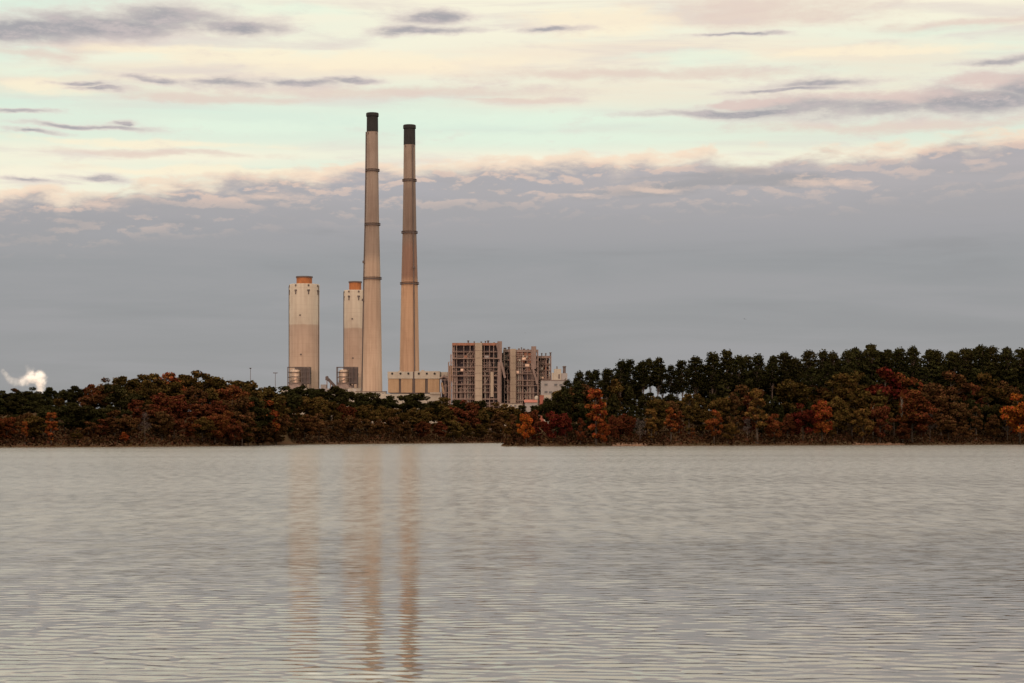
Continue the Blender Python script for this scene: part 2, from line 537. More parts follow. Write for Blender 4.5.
# ------------------------------------------------------------------ lake
def build_lake():
    r = [1.0]
    while r[-1] < 14: r.append(r[-1] * 1.25)
    while r[-1] < 260: r.append(r[-1] * 1.0023)
    while r[-1] < 14000: r.append(r[-1] * 1.12)
    r = np.array(r)
    a = np.concatenate([np.linspace(-180, -24, 40)[:-1], np.linspace(-24, -17, 16)[:-1], np.linspace(-17, 17, 300), np.linspace(17, 24, 16)[1:], np.linspace(24, 180, 40)[1:-1]])
    a = np.radians(a)
    rr, aa = np.meshgrid(r, a, indexing='ij')
    x = rr * np.sin(aa); y = rr * np.cos(aa)
    z = np.zeros_like(x)
    rng = np.random.default_rng(11)
    step = np.gradient(r)[:, None]
    n = 60
    for k in range(n):
        L = math.exp(rng.uniform(math.log(0.16), math.log(0.62)))
        th = rng.normal(0, 0.40) + R(3)
        kx, ky = 2 * math.pi / L * math.sin(th), 2 * math.pi / L * math.cos(th)
        amp = WAVE * L / (2 * math.pi) / math.sqrt(n / 2)
        fade = np.clip((L / 3.2 - step) / (L / 6), 0, 1) * (rr > 8)
        # groups of waves come and go slowly over the lake
        env = 1 + 0.35 * np.sin(x * rng.uniform(-.05, .05) + y * rng.uniform(.03, .14) + rng.uniform(0, 6.3))
        z += amp * fade * env * np.sin(kx * x + ky * y + rng.uniform(0, 6.28))
    gust = 1 + 0.30 * np.sin(y * 0.075 + 1.5 * np.sin(x * 0.05) + 1.0) + 0.18 * np.sin(y * 0.21 + x * 0.06)
    z *= gust
    v = np.stack([x, y, z], -1).reshape(-1, 3)
    i = np.arange(len(r) * len(a)).reshape(len(r), len(a))
    j = np.roll(i, -1, axis=1)
    f = np.stack([i[:-1], i[1:], j[1:], j[:-1]], -1).reshape(-1, 4)
    v = np.concatenate([v, [[0, 0, 0]]])
    me = grid_mesh('water', v, f[:, ::-1])
    m, g, b = mat('lake_water')
    geo = g.node('ShaderNodeNewGeometry')
    p = geo.outputs['Position']
    px, py, _ = g.xyz(p)
    # ripples too small for the mesh: random facet slopes, long across the wind and short along it
    s1 = g.noise(g.vec(g.mul(px, 2.2), g.mul(py, 4.5), 0.0), 1.0, 3, 0.6, color=True)
    s2 = g.noise(g.vec(g.mul(px, 0.30), g.mul(py, 0.60), 4.0), 1.0, 2, 0.5, color=True)
    a1 = g.xyz(s1); a2 = g.xyz(s2)
    gustn = g.noise(g.vec(g.mul(px, 0.010), g.mul(py, 0.030), 7.0), 1.0, 4, 0.55)
    out = g.step(g.add(py, g.mul(g.sub(gustn, 0.5), 40.0)), 20.0, 70.0)     # calmer in the lee of the near shore, ruffled by wind further out
    fleck = g.noise(g.vec(g.mul(px, 1.3), g.mul(py, 0.30), 2.0), 1.0, 4, 0.7)       # small cat's-paws
    fl = g.step(fleck, 0.36, 0.64, 0.83, 1.17)
    k = g.mul(g.step(gustn, 0.35, 0.65, 0.65, 1.25), g.mul(fl, g.add(1.0, g.mul(out, 0.5))))
    sy = g.mul(k, g.add(g.mul(g.sub(a1[1], 0.5), SL1), g.mul(g.sub(a2[1], 0.5), SL2)))
    sx = g.mul(k, g.add(g.mul(g.sub(a1[0], 0.5), SL1 * 0.25), g.mul(g.sub(a2[0], 0.5), SL2 * 0.25)))
    nrm = g.node('ShaderNodeVectorMath', operation='ADD')
    g.put(nrm.inputs[0], geo.outputs['Normal']); g.put(nrm.inputs[1], g.vec(sx, sy, 0.0))
    nn = g.node('ShaderNodeVectorMath', operation='NORMALIZE')
    g.put(nn.inputs[0], nrm.outputs[0])
    g.put(b.inputs['Normal'], nn.outputs[0])
    b.inputs['Base Color'].default_value = (0.082, 0.074, 0.064, 1)
    b.inputs['IOR'].default_value = 1.333
    g.put(b.inputs['Roughness'], g.mul(fl, g.add(g.mul(out, WOUT - WR), g.step(gustn, 0.35, 0.65, WR * 0.85, WR * 1.1))))
    me.materials.append(m)
    o = bpy.data.objects.new('water', me)
    COL.objects.link(o)
    tag(o, 'grey rippled lake reaching from the camera to the wooded shores', 'lake', kind='structure')


WAVE, SL1, SL2, WR = 0.052, 0.12, 0.03, 0.06
RIDGE, WOUT = 112.0, 0.18
build_ground()
build_shade_ridge()
build_lake()

# ------------------------------------------------------------------ tree prototypes
def cards(rng, lobes, per, size, up=0.25, shell=0.5):
    """Irregular leaf clumps scattered through ellipsoidal lobes: vertices, quads, a tint per quad."""
    V, T = [], []
    for (c, r, t) in lobes:
        n = int(per * rng.uniform(0.8, 1.2))
        d = rng.normal(size=(n, 3)); d /= np.linalg.norm(d, axis=1)[:, None]
        d[:, 2] = d[:, 2] * 0.9 + up * rng.random(n)
        rad = shell + (1.08 - shell) * rng.random(n) ** 0.7
        p = np.array(c) + d * np.array(r) * rad[:, None]
        nrm = d * 0.7 + rng.normal(size=(n, 3)) * 0.75
        nrm /= np.linalg.norm(nrm, axis=1)[:, None]
        h = rng.normal(size=(n, 3))
        u = np.cross(nrm, h); u /= np.linalg.norm(u, axis=1)[:, None]
        w = np.cross(nrm, u)
        s = size * rng.uniform(0.55, 1.25, n)
        q = []
        for (a, b_) in ((-1, -0.25), (0.1, -0.9), (1, 0.1), (-0.1, 0.95)):
            q.append(p + u * (s * (a + rng.uniform(-.3, .3, n)))[:, None] + w * (s * (b_ + rng.uniform(-.3, .3, n)))[:, None])
        V.append(np.stack(q, 1).reshape(-1, 3))
        T.append(np.full(n, t) * rng.uniform(0.9, 1.1, n))
    v = np.concatenate(V)
    f = np.arange(len(v)).reshape(-1, 4)
    return v, f, np.concatenate(T)


def leaf_mesh(name, v, f, t):
    me = grid_mesh(name, v, f, False)
    a = me.attributes.new('tint', 'FLOAT', 'FACE')
    a.data.foreach_set('value', t.astype(np.float32))
    me.materials.append(M_LEAF)
    return me


def limbs(mb, rng, base_r, H, targets, lean=(0, 0)):
    p = [(lean[0] * t * t, lean[1] * t * t, H * t) for t in np.linspace(0, 1, 7)]
    mb.tube([(x, y, z - (0.6 if i == 0 else 0)) for i, (x, y, z) in enumerate(p)], [base_r * (1.25 - 0.25 * min(1, i)) * (1 - 0.14 * i) for i in range(7)], 7)
    for c in targets:
        z0 = min(max(c[2] - rng.uniform(0.10, 0.22) * H, 0.22 * H), H * 0.95)
        t = z0 / H
        s = Vector((lean[0] * t * t, lean[1] * t * t, z0))
        e = Vector(c)
        mid = s.lerp(e, 0.5) + Vector((0, 0, -0.02 * H))
        mb.tube([s, mid, e], [base_r * 0.38, base_r * 0.25, base_r * 0.10], 5)


def proto_broad(seed, H, Rr, zc=0.56, hh=0.43, nl=24, per=140, size=0.33, narrow=False):
    rng = np.random.default_rng(seed)
    lob = []
    nl = int(nl * 1.6)
    ph = rng.uniform(0, 6.28, 3)
    for k in range(nl):
        d = rng.normal(size=3); d /= np.linalg.norm(d)
        wob = 1 + 0.22 * math.sin(2 * math.atan2(d[1], d[0]) + ph[0]) * (1 - abs(d[2]))
        q = rng.uniform(0.55, 0.92) if k < nl * 0.75 else rng.uniform(0.0, 0.45)
        taper = 1.0 - 0.22 * max(0, d[2])
        c = (d[0] * Rr * q * wob * taper, d[1] * Rr * q * wob * taper, H * zc + d[2] * H * hh * q)
        r = rng.uniform(0.18, 0.31) * min(Rr, H * 0.35)
        lob.append((c, (r * 1.15, r * 1.15, r * 0.85), rng.uniform(0.68, 1.32)))
    v, f, t = cards(rng, lob, per, size)
    v[:, 2] = np.maximum(v[:, 2], 0.3)
    crown = leaf_mesh('crown', v, f, t)
    mb = MB()
    limbs(mb, rng, 0.02 * H, H * 0.86, [l[0] for l in lob[:11]], rng.uniform(-0.5, 0.5, 2))
    return crown, mb.mesh('trunk', M_BARK, True), float(v[:, 2].max())


def proto_pine(seed, H, Rr):
    rng = np.random.default_rng(seed)
    lob = []
    z0 = rng.uniform(0.44, 0.56)
    lean = rng.uniform(-0.8, 0.8, 2)
    n = 27
    for k in range(n):
        t = z0 + (0.97 - z0) * (k + rng.uniform(0, 0.8)) / n
        u = (t - z0) / (1 - z0)
        env = Rr * (0.50 + 0.9 * u - 2.35 * max(0, u - 0.40) ** 1.25) * rng.uniform(0.4, 0.95)
        a = k * 2.4 + rng.uniform(-.6, .6)
        rr = rng.uniform(0.23, 0.38) * Rr
        c = (lean[0] * t + env * math.cos(a) * 0.9, lean[1] * t + env * math.sin(a) * 0.9, H * t)
        lob.append((c, (rr * 1.25, rr * 1.25, rr * 0.72), rng.uniform(0.7, 1.3)))
    lob.append(((lean[0], lean[1], H * 0.955), (Rr * 0.42, Rr * 0.42, Rr * 0.36), 1.1))
    v, f, t = cards(rng, lob, 90, 0.34, 0.3, 0.2)
    crown = leaf_mesh('crown', v, f, t)
    mb = MB()
    limbs(mb, rng, 0.0115 * H, H * 0.95, [l[0] for l in lob[:-1]], lean)
    for k in range(5):           # dead stubs below the crown
        a = rng.uniform(0, 6.28); z = H * rng.uniform(0.35, z0)
        mb.tube([(0, 0, z), (1.4 * math.cos(a), 1.4 * math.sin(a), z + 0.2)], [0.07, 0.03], 4)
    return crown, mb.mesh('trunk', M_BARK, True), float(v[:, 2].max())


def proto_cone(seed, H, Rr):
    rng = np.random.default_rng(seed)
    lob = []
    n = 24
    for k in range(n):
        t = 0.10 + 0.86 * (k / (n - 1))
        env = Rr * (1 - t) ** 0.75 * rng.uniform(0.5, 0.9)
        a = k * 2.4 + rng.uniform(-.5, .5)
        rr = (0.22 + 0.34 * (1 - t)) * Rr
        lob.append(((env * math.cos(a), env * math.sin(a), H * t), (rr, rr, rr * 0.8), rng.uniform(0.75, 1.25)))
    v, f, t = cards(rng, lob, 80, 0.42, 0.1, 0.3)
    v[:, 2] = np.maximum(v[:, 2], 0.2)
    crown = leaf_mesh('crown', v, f, t)
    mb = MB()
    limbs(mb, rng, 0.014 * H, H * 0.93, [l[0] for l in lob[:8]])
    return crown, mb.mesh('trunk', M_BARK, True), float(v[:, 2].max())


def proto_bare(seed, H, Rr):
    """Leaves mostly down: limbs, and a thin haze of twigs with a few leaves left."""
    rng = np.random.default_rng(seed)
    mb = MB()
    tips = []
    for k in range(20):
        t = rng.uniform(0.35, 1.0); a = k * 2.4
        env = Rr * rng.uniform(0.4, 1.0) * (1.15 - 0.6 * t)
        tips.append((env * math.cos(a), env * math.sin(a), H * t))
    limbs(mb, rng, 0.013 * H, H * 0.92, tips)
    V, Fc = [], []
    tw = []
    for tip in tips:
        for q in range(9):
            s = Vector(tip) * 1.0 + Vector(rng.normal(size=3) * 0.35)
            d = Vector(rng.normal(size=3)); d.z = abs(d.z) * 0.8 + 0.4
            d = d.normalized() * rng.uniform(0.8, 2.0)
            side = d.cross(Vector(rng.normal(size=3))).normalized() * 0.075
            i = len(V)
            V += [tuple(s - side), tuple(s + side), tuple(s + d + side * .3), tuple(s + d - side * .3)]
            Fc.append((i, i + 1, i + 2, i + 3)); tw.append(rng.uniform(0.7, 1.3))
    v2, f2, t2 = cards(rng, [(c, (1.1, 1.1, 0.9), 0.9) for c in tips], 9, 0.30)
    v = np.concatenate([np.array(V), v2]); f = np.concatenate([np.array(Fc), f2 + len(V)])
    crown = leaf_mesh('crown', v, f, np.concatenate([np.array(tw), t2]))
    return crown, mb.mesh('trunk', M_BARK, True), float(v[:, 2].max())


PROTO = {
    'pine': [proto_pine(20 + k, 26, rr) for k, rr in enumerate((4.2, 3.7, 4.6, 3.4, 4.0, 4.4))],
    'broad': [proto_broad(40 + k, 15, rr, nl=nl) for k, (rr, nl) in enumerate(((5.0, 24), (4.6, 22), (5.6, 27), (4.2, 20), (5.2, 26), (4.8, 24), (5.8, 28)))],
    'slim': [proto_broad(60 + k, 17, rr, 0.55, 0.45, 22, 85, 0.34) for k, rr in enumerate((2.9, 3.3, 2.6))],
    'cone': [proto_cone(70 + k, 16, rr) for k, rr in enumerate((3.6, 4.2, 3.2))],
    'bare': [proto_bare(80 + k, 15, rr) for k, rr in enumerate((4.2, 3.4, 4.8))],
}
NAME = {'pine': 'pine_tree', 'broad': 'broadleaf_tree', 'slim': 'broadleaf_tree', 'cone': 'conifer_tree', 'bare': 'bare_tree'}
WORD = {'pine': 'pine', 'broad': 'broadleaf tree', 'slim': 'slender broadleaf tree', 'cone': 'conifer', 'bare': 'half-bare tree'}
GROUP = {'pine': 'tall pines on the wooded shores', 'broad': 'broadleaf trees on the wooded shores', 'slim': 'broadleaf trees on the wooded shores',
         'cone': 'dark conifers on the wooded shores', 'bare': 'half-bare trees on the wooded shores'}
# leaf albedos
LEAFC = {
    'dark green': (0.0161, 0.0141, 0.0050), 'green': (0.0198, 0.0177, 0.0052), 'olive': (0.0422, 0.0253, 0.0076), 'brown': (0.0491, 0.0227, 0.0092),
    'rust': (0.0659, 0.0211, 0.0078), 'russet': (0.0575, 0.0177, 0.0080), 'deep red': (0.0482, 0.0094, 0.0056), 'red-orange': (0.1053, 0.0290, 0.0089),
    'bright orange': (0.1561, 0.0405, 0.0081), 'orange': (0.1228, 0.0284, 0.0087), 'yellow-brown': (0.0677, 0.0343, 0.0104), 'grey': (0.0573, 0.0417, 0.0375),
}
BARKC = {'pine': (0.12, 0.08, 0.065), 'broad': (0.06, 0.043, 0.034), 'slim': (0.07, 0.05, 0.04), 'cone': (0.05, 0.035, 0.028), 'bare': (0.10, 0.076, 0.066)}
TREES = []       # dict per tree, made into objects at the end so that each can be labelled by what stands around it
rnd = random.Random(3)


def plant(px, Y, top, sp, colour, row, zone, wide=1.0, var=None, sink=0.0, bark=None):
    """A tree standing on the ground at distance Y whose tip is seen at picture row `top`."""
    x = X(px, Y)
    z = float(ground(x, Y))
    h = Z(top, Y) - z
    TREES.append(dict(px=px, Y=Y, x=x, z=z - sink, h=max(h, 2.5), sp=sp, c=colour, row=row, zone=zone, w=wide, bark=bark,
                      var=rnd.randrange(len(PROTO[sp])) if var is None else var, rz=rnd.uniform(0, 6.28)))


_last = [None]


def pick(tab):
    """A weighted colour; neighbours often share one."""
    if _last[0] in [k for k, _ in tab] and rnd.random() < 0.45:
        return _last[0]
    _last[0] = pick_one(tab)
    return _last[0]


def pick_one(tab):
    t = rnd.random() * sum(w for _, w in tab)
    for k, w in tab:
        t -= w
        if t <= 0: return k
    return tab[-1][0]


SKY_L = [(-80, 386), (0, 389), (25, 387), (45, 389), (70, 388), (90, 382), (110, 377), (140, 374), (180, 371), (205, 374), (235, 377), (250, 379),
         (262, 383), (280, 385), (290, 386), (310, 386), (340, 388), (370, 391), (400, 393), (440, 396), (470, 401), (505, 403), (530, 404)]
SKY_R = [(515, 412), (530, 405), (548, 396), (562, 384), (575, 373), (590, 367), (615, 361), (630, 357), (655, 353), (668, 360), (680, 360), (690, 355), (705, 350),
         (745, 349), (758, 352), (800, 352), (830, 347), (860, 345), (900, 346), (940, 347), (970, 345), (990, 341), (1006, 346), (1024, 345), (1100, 344)]


def zone_of(px, side):
    if side == 'L':
        if px < 75: return 'below the steam plume'
        if px < 165: return 'on the dome left half'
        if px < 250: return 'on the dome right half'
        if px < 333: return 'below left wide stack'
        if px < 392: return 'below left chimney'
        if px < 447: return 'below filter building'
        return 'below boiler houses'
    if px < 575: return 'at tip of point'
    if px < 665: return 'on rise of point'
    if px < 760: return 'under gappy pines'
    if px < 850: return 'mid wooded point'
    if px < 940: return 'near large red tree'
    return 'at right end'


def forest():
    U = rnd.uniform
    # ---- left shore and its domed hill
    for row, (s0, frac, gap, tab) in enumerate((
            (9, 0.50, 14, [('rust', 3), ('russet', 3), ('brown', 3), ('red-orange', 1), ('olive', 1)]),
            (24, 0.70, 16, [('brown', 3), ('olive', 3), ('russet', 2), ('dark green', 1.5), ('rust', 1)]),
            (44, 0.87, 17, [('olive', 3), ('brown', 3), ('rust', 2), ('dark green', 1.5), ('russet', 2)]),
            (70, 1.00, 15, [('olive', 3), ('brown', 3), ('rust', 1.5), ('russet', 1.5)]))):
        px = -45 + U(0, 10)
        while px < 243:
            Y = ip(px, LEFT) + s0 + U(-4, 4)
            ys, yb = ip(px, SKY_L), HOR + EYE * F / ip(px, LEFT)
            c = pick(tab); sp = 'broad'
            if px < 90 and row >= 1 and rnd.random() < 0.7: c, sp = 'dark green', 'broad'
            if row == 0 and rnd.random() < 0.14: c, sp = 'grey', 'bare'
            top = yb - (yb - ys) * frac * (U(0.80, 1.08) if row < 3 else U(0.97, 1.06))
            plant(px, Y, top, sp, c, row, zone_of(px, 'L'), U(1.15, 1.5) if sp == 'broad' else 1.0)
            px += gap * U(0.75, 1.25)
    # ---- far shore in front of the power plant
    for row, (s0, frac, gap, tab) in enumerate((
            (10, 0.52, 14, [('russet', 3), ('brown', 3), ('rust', 2), ('dark green', 2), ('olive', 2)]),
            (34, 0.80, 14, [('dark green', 3), ('brown', 2), ('russet', 2), ('olive', 2)]),
            (62, 1.00, 12, [('dark green', 4), ('olive', 2), ('brown', 1.5), ('russet', 1)]))):
        px = 247 + U(0, 8)
        while px < 540:
            base = ip(px, MID) if px > 290 else 662 + (px - 243) * 2.75
            Y = base + s0 * (1 if px > 290 else .5) + U(-5, 5)
            ys, yb = ip(px, SKY_L), HOR + EYE * F / base
            c = pick(tab); sp = 'broad'
            if c == 'dark green' and row == 1 and rnd.random() < 0.4: sp = 'cone'
            if 255 < px < 275 and row == 1: c = 'red-orange'
            top = yb - (yb - ys) * frac * (U(0.86, 1.05) if row < 2 else U(0.95, 1.04))
            plant(px, Y, top, sp, c, row if row < 2 else 3, zone_of(px, 'L'), U(1.1, 1.45) if sp == 'broad' else 1.0)
            px += gap * U(0.75, 1.25)
    # ---- right point: pines along the top
    for s0, gap, lo, hi, a, b in ((70, 14, -3, 5, 566, 1075), (92, 15, 2, 13, 578, 1075)):
        px = a
        while px < b:
            Y = ip(px, RIGHT) + s0 + U(-5, 5)
            plant(px, Y, ip(px, SKY_R) + U(lo, hi), 'pine', 'dark green', 3 if s0 < 80 else 4, zone_of(px, 'R'), U(0.95, 1.2))
            px += gap * U(0.7, 1.25)
    # dark trees behind the pines close the gaps, save for the stretch where sky shows between the trunks
    px = 572
    while px < 1072:
        if not 640 < px < 706:
            plant(px, ip(px, RIGHT) + 84 + U(-4, 4), ip(px, SKY_R) + U(14, 24), 'broad', 'dark green', 4, zone_of(px, 'R'), 1.2)
        px += U(12, 18)
    # pine bodies lower on the slope, thick towards the right
    px = 790
    while px < 1070:
        plant(px, ip(px, RIGHT) + 52 + U(-5, 5), ip(px, SKY_R) + U(14, 30), rnd.choice(['pine', 'pine', 'cone']), 'dark green', 2, zone_of(px, 'R'), 1.2)
        px += U(13, 22)
    # broadleaf wall under the pines
    for row, (s0, lo, hi, gap, tab) in enumerate((
            (9, 405, 428, 15, [('brown', 3), ('russet', 3), ('rust', 2.5), ('deep red', 1), ('olive', 1.5), ('yellow-brown', .7)]),
            (26, 388, 410, 15, [('brown', 3), ('olive', 3), ('dark green', 2), ('russet', 2), ('rust', 1)]),
            (46, 378, 400, 13, [('dark green', 3), ('olive', 3), ('brown', 2)]))):
        px = (508, 530, 556)[row]
        while px < 1068:
            Y = ip(px, RIGHT) + s0 + U(-4, 4)
            top = max(U(lo, hi), ip(px, SKY_R) + (4 if px < 600 else 14))
            if row > 0 and 638 < px < 708: top = max(top, 393)
            c = pick(tab); sp = rnd.choice(['broad', 'broad', 'slim'])
            if row == 0 and rnd.random() < 0.16: c, sp = 'grey', 'bare'
            if c == 'dark green' and rnd.random() < 0.5: sp = 'cone'
            plant(px, Y, top, sp, c, row, zone_of(px, 'R'), U(0.9, 1.2))
            px += gap * U(0.7, 1.3)
    # dark evergreens that close the tip
    for px, top in ((520, 412), (533, 405), (547, 397), (556, 392), (566, 386), (578, 380)):
        plant(px, ip(px, RIGHT) + 40, top, 'pine' if px > 540 else 'cone', 'dark green', 2, zone_of(px, 'R'), 1.15)
    # ---- the trees one picks out first
    sp_list = [
        (596, 7, 388, 'slim', 'orange', 1.0, 'R'), (526, 3, 413, 'broad', 'bright orange', .8, 'R'), (603, 4, 420, 'broad', 'orange', .7, 'R'),
        (671, 6, 407, 'slim', 'red-orange', 1.2, 'R'), (714, 7, 409, 'broad', 'red-orange', .85, 'R'), (757, 8, 388, 'slim', 'yellow-brown', 1.15, 'R'),
        (803, 7, 402, 'broad', 'deep red', 1.0, 'R'), (822, 5, 399, 'broad', 'orange', .95, 'R'), (846, 7, 392, 'broad', 'brown', 1.1, 'R'),
        (884, 30, 366, 'broad', 'deep red', 1.05, 'R'), (843, 33, 372, 'broad', 'olive', 1.1, 'R'), (912, 9, 389, 'broad', 'rust', 1.2, 'R'), (930, 5, 412, 'bare', 'grey', 1.1, 'R'),
        (1020, 4, 392, 'broad', 'bright orange', 1.15, 'R'), (880, 6, 405, 'broad', 'russet', 1.0, 'R'), (640, 4, 417, 'bare', 'grey', 1.0, 'R'),
        (25, 5, 421, 'slim', 'red-orange', .9, 'L'), (51, 5, 412, 'slim', 'red-orange', 1.2, 'L'), (215, 5, 413, 'broad', 'rust', 1.25, 'L'),
        (192, 5, 416, 'broad', 'rust', 1.1, 'L'), (234, 3, 418, 'broad', 'russet', 1.0, 'L'), (76, 4, 430, 'broad', 'olive', 1.0, 'L'), (123, 3, 432, 'broad', 'orange', .9, 'L'),
    ]
    for px, s, top, sp, c, w, side in sp_list:
        tab = RIGHT if side == 'R' else LEFT
        # the bright ones stand at the water, in place of whatever was drawn there
        for t in [t for t in TREES if abs(t['px'] - px) < 7 and t['row'] == 0 and (t['px'] > 504) == (px > 504)]:
            TREES.remove(t)
        plant(px, ip(px, tab) + s, top, sp, c, 0 if s < 20 else 1, zone_of(px, side), w)
    for px, s, top, c in ((20, 58, 391, 'dark green'), (30, 50, 394, 'dark green'), (8, 66, 392, 'dark green'), (143, 60, 386, 'brown'), (172, 64, 381, 'olive'), (134, 36, 399, 'russet'), (160, 74, 379, 'brown'), (146, 84, 384, 'olive'), (84, 84, 388, 'dark green'), (147, 30, 404, 'brown')):
        plant(px, ip(px, LEFT) + s, top, 'broad', c, 2, zone_of(px, 'L'), 1.3)
    # tall hardwoods that reach up among the pines towards the right
    for px, top, c in ((792, 378, 'olive'), (818, 384, 'brown'), (858, 370, 'olive'), (902, 372, 'rust'), (928, 378, 'brown'), (950, 370, 'brown'), (968, 382, 'russet'), (984, 372, 'olive'), (1003, 380, 'brown'), (748, 384, 'brown')):
        plant(px, ip(px, RIGHT) + 47, top, 'broad', c, 2, zone_of(px, 'R'), 1.15)
    plant(512, 668, 423, 'broad', 'brown', 1, zone_of(512, 'R'), 1.2)
    # two pale birches
    plant(902, ip(902, RIGHT) + 13, 390, 'bare', 'rust', 0, zone_of(902, 'R'), 0.5, bark=(0.34, 0.29, 0.25))
    plant(873, ip(873, RIGHT) + 13, 401, 'bare', 'rust', 0, zone_of(873, 'R'), 0.5, bark=(0.26, 0.22, 0.19))


ORD = ['first', 'second', 'third', 'fourth', 'fifth', 'sixth', 'seventh', 'eighth', 'ninth', 'tenth', 'eleventh', 'twelfth', 'thirteenth', 'fourteenth', 'fifteenth']
ROWT = ['at waterline', 'behind waterline', 'on upper slope', 'on skyline', 'behind skyline']


def make_trees():
    classes = {}
    for t in TREES:
        t['off'] = t['px'] < -4 or t['px'] > 1028
        if t['bark']: t['c'], t['sp2'] = 'rust', 'white-stemmed birch'
        else: t['sp2'] = WORD[t['sp']]
        classes.setdefault((t['off'], t['c'], t['sp2'], t['row'], t['zone']), []).append(t)
    for key, ts in classes.items():
        off, c, w, row, zone = key
        ts.sort(key=lambda t: t['px'])
        for i, t in enumerate(ts):
            base = f'{c} {w} {ROWT[row]} {zone}'
            if off:
                t['label'] = f'{c} {w} {ROWT[row]} past the edge of the view'
            elif len(ts) == 1:
                t['label'] = base
            else:
                t['label'] = f'{ORD[i]} {c} {w} from left {ROWT[row]} {zone}' if i < len(ORD) else base
    first = {}
    for t in TREES:
        crown_me, trunk_me, H = PROTO[t['sp']][t['var']]
        key = (t['sp'], t['var'])
        if key not in first:
            root = bpy.data.objects.new(NAME[t['sp']], None)
            root.empty_display_size = 1.0
            tr = bpy.data.objects.new('trunk', trunk_me); cr = bpy.data.objects.new('crown', crown_me)
            first[key] = (root, tr, cr)
        else:
            root, tr, cr = (o.copy() for o in first[key])
        for o in (root, tr, cr): COL.objects.link(o)
        tr.parent = root; cr.parent = root
        k = t['h'] / H
        root.location = (t['x'], t['Y'], t['z'])
        root.rotation_euler = (0, 0, t['rz'])
        kw = k * t['w']
        if t['sp'] in ('broad', 'bare') and t['w'] > 0.55: kw = min(max(kw, 0.6 * t['w']), 1.45 * k)
        root.scale = (kw, kw, k)
        c = LEAFC[t['c']]
        v = rnd.uniform(0.8, 1.22)
        cr.color = (c[0] * v * rnd.uniform(.93, 1.07), c[1] * v, c[2] * v, 1)
        b = t['bark'] or BARKC[t['sp']]
        tr.color = (*b, 1)
        tag(root, t['label'], 'birch' if t['bark'] else {'pine': 'pine', 'cone': 'conifer'}.get(t['sp'], 'tree'), GROUP[t['sp']])


forest()
make_trees()


def undergrowth():
    """Shrubs, saplings and fallen leaves that nobody could count along both shores."""
    rng = np.random.default_rng(9)
    for name, tab, p0, p1, n, label in (('undergrowth', LEFT, -70, 243, 14000, 'low rust and brown scrub along the left shore'),
                                        ('undergrowth', MID, 250, 506, 12000, 'low dark scrub along the far shore below the power plant'),
                                        ('undergrowth', RIGHT, 502, 1080, 24000, 'low rust and brown scrub along the wooded point')):
        px = rng.uniform(p0, p1, n)
        base = np.array([ip(p, tab) if not (tab is MID and p < 284) else 658 + (p - 243) * 2.75 for p in px])
        Y = base - 9 + 50 * rng.random(n) ** 1.35
        x = (px - 512) * Y / F
        z = ground(x, Y)
        ok = z > 0.12
        x, Y, z = x[ok], Y[ok], z[ok]
        bump = 0.5 + 0.5 * np.sin(x * 0.9 + 1.7 * np.sin(x * 0.23)) * np.sin(Y * 0.5)
        z = z + rng.random(len(x)) ** 1.4 * (0.5 + 2.6 * bump)
        d = rng.normal(size=(len(x), 3)); d /= np.linalg.norm(d, axis=1)[:, None]
        u = np.cross(d, rng.normal(size=(len(x), 3))); u /= np.linalg.norm(u, axis=1)[:, None]
        w = np.cross(d, u)
        s = rng.uniform(0.18, 0.5, len(x))
        p = np.stack([x, Y, z], -1)
        q = [p + u * (s * a)[:, None] + w * (s * b)[:, None] for a, b in ((-1, -.3), (.1, -.9), (1, .2), (-.1, .9))]
        v = np.stack(q, 1).reshape(-1, 3)
        t = rng.uniform(0.5, 1.5, len(x)) * (0.8 + 0.6 * np.sin(x * 0.13) ** 2)
        o = bpy.data.objects.new(name, leaf_mesh(name, v, np.arange(len(v)).reshape(-1, 4), t))
        o.color = (0.026, 0.012, 0.006, 1)
        COL.objects.link(o)
        tag(o, label, 'undergrowth', kind='stuff')


undergrowth()


def banks():
    for p0, p1, w in ((612, 648, 2.6), (852, 908, 3.2)):
        mb = MB()
        n = 40
        rr = random.Random(int(p0))
        rows = []
        for i in range(n + 1):
            px = p0 + (p1 - p0) * i / n
            y = ip(px, RIGHT)
            e = math.sin(math.pi * i / n) ** 0.5
            x = X(px, y)
            # follow the real waterline
            yy = y - 12
            while float(ground(x, yy)) < 0.02 and yy < y + 25: yy += 0.5
            h = (0.35 + rr.uniform(-.3, .3)) * e
            rows.append([(x, yy - 1.2, -0.3), (x, yy - 0.4 + rr.uniform(-.2, .2), 0.25 * e), (x, yy + 0.8 + rr.uniform(-.2, .2), h + 0.25), (x, yy + 4, h + 0.65), (x, yy + 9, 0.2)])
        for r in rows: mb.v += r
        for i in range(n):
            for k in range(4):
                mb.f.append((i * 5 + k, (i + 1) * 5 + k, (i + 1) * 5 + k + 1, i * 5 + k + 1))
        o = mb.build('shore_bank', weathered('bare_earth', (0.12, 0.060, 0.034), (0.06, 0.034, 0.022), 0.9, (1, 1, 1)), smooth=True)
        tag(o, 'tan bare earth bank at the waterline of the point', 'bank', kind='structure')


banks()

# ------------------------------------------------------------------ power plant
PG = 6.0        # ground level at the plant


def ring(r, z, h, m_=0.9):
    return MB().lathe([(r, z - h / 2), (r + m_, z - h / 2), (r + m_, z + h / 2), (r, z + h / 2)], 48)


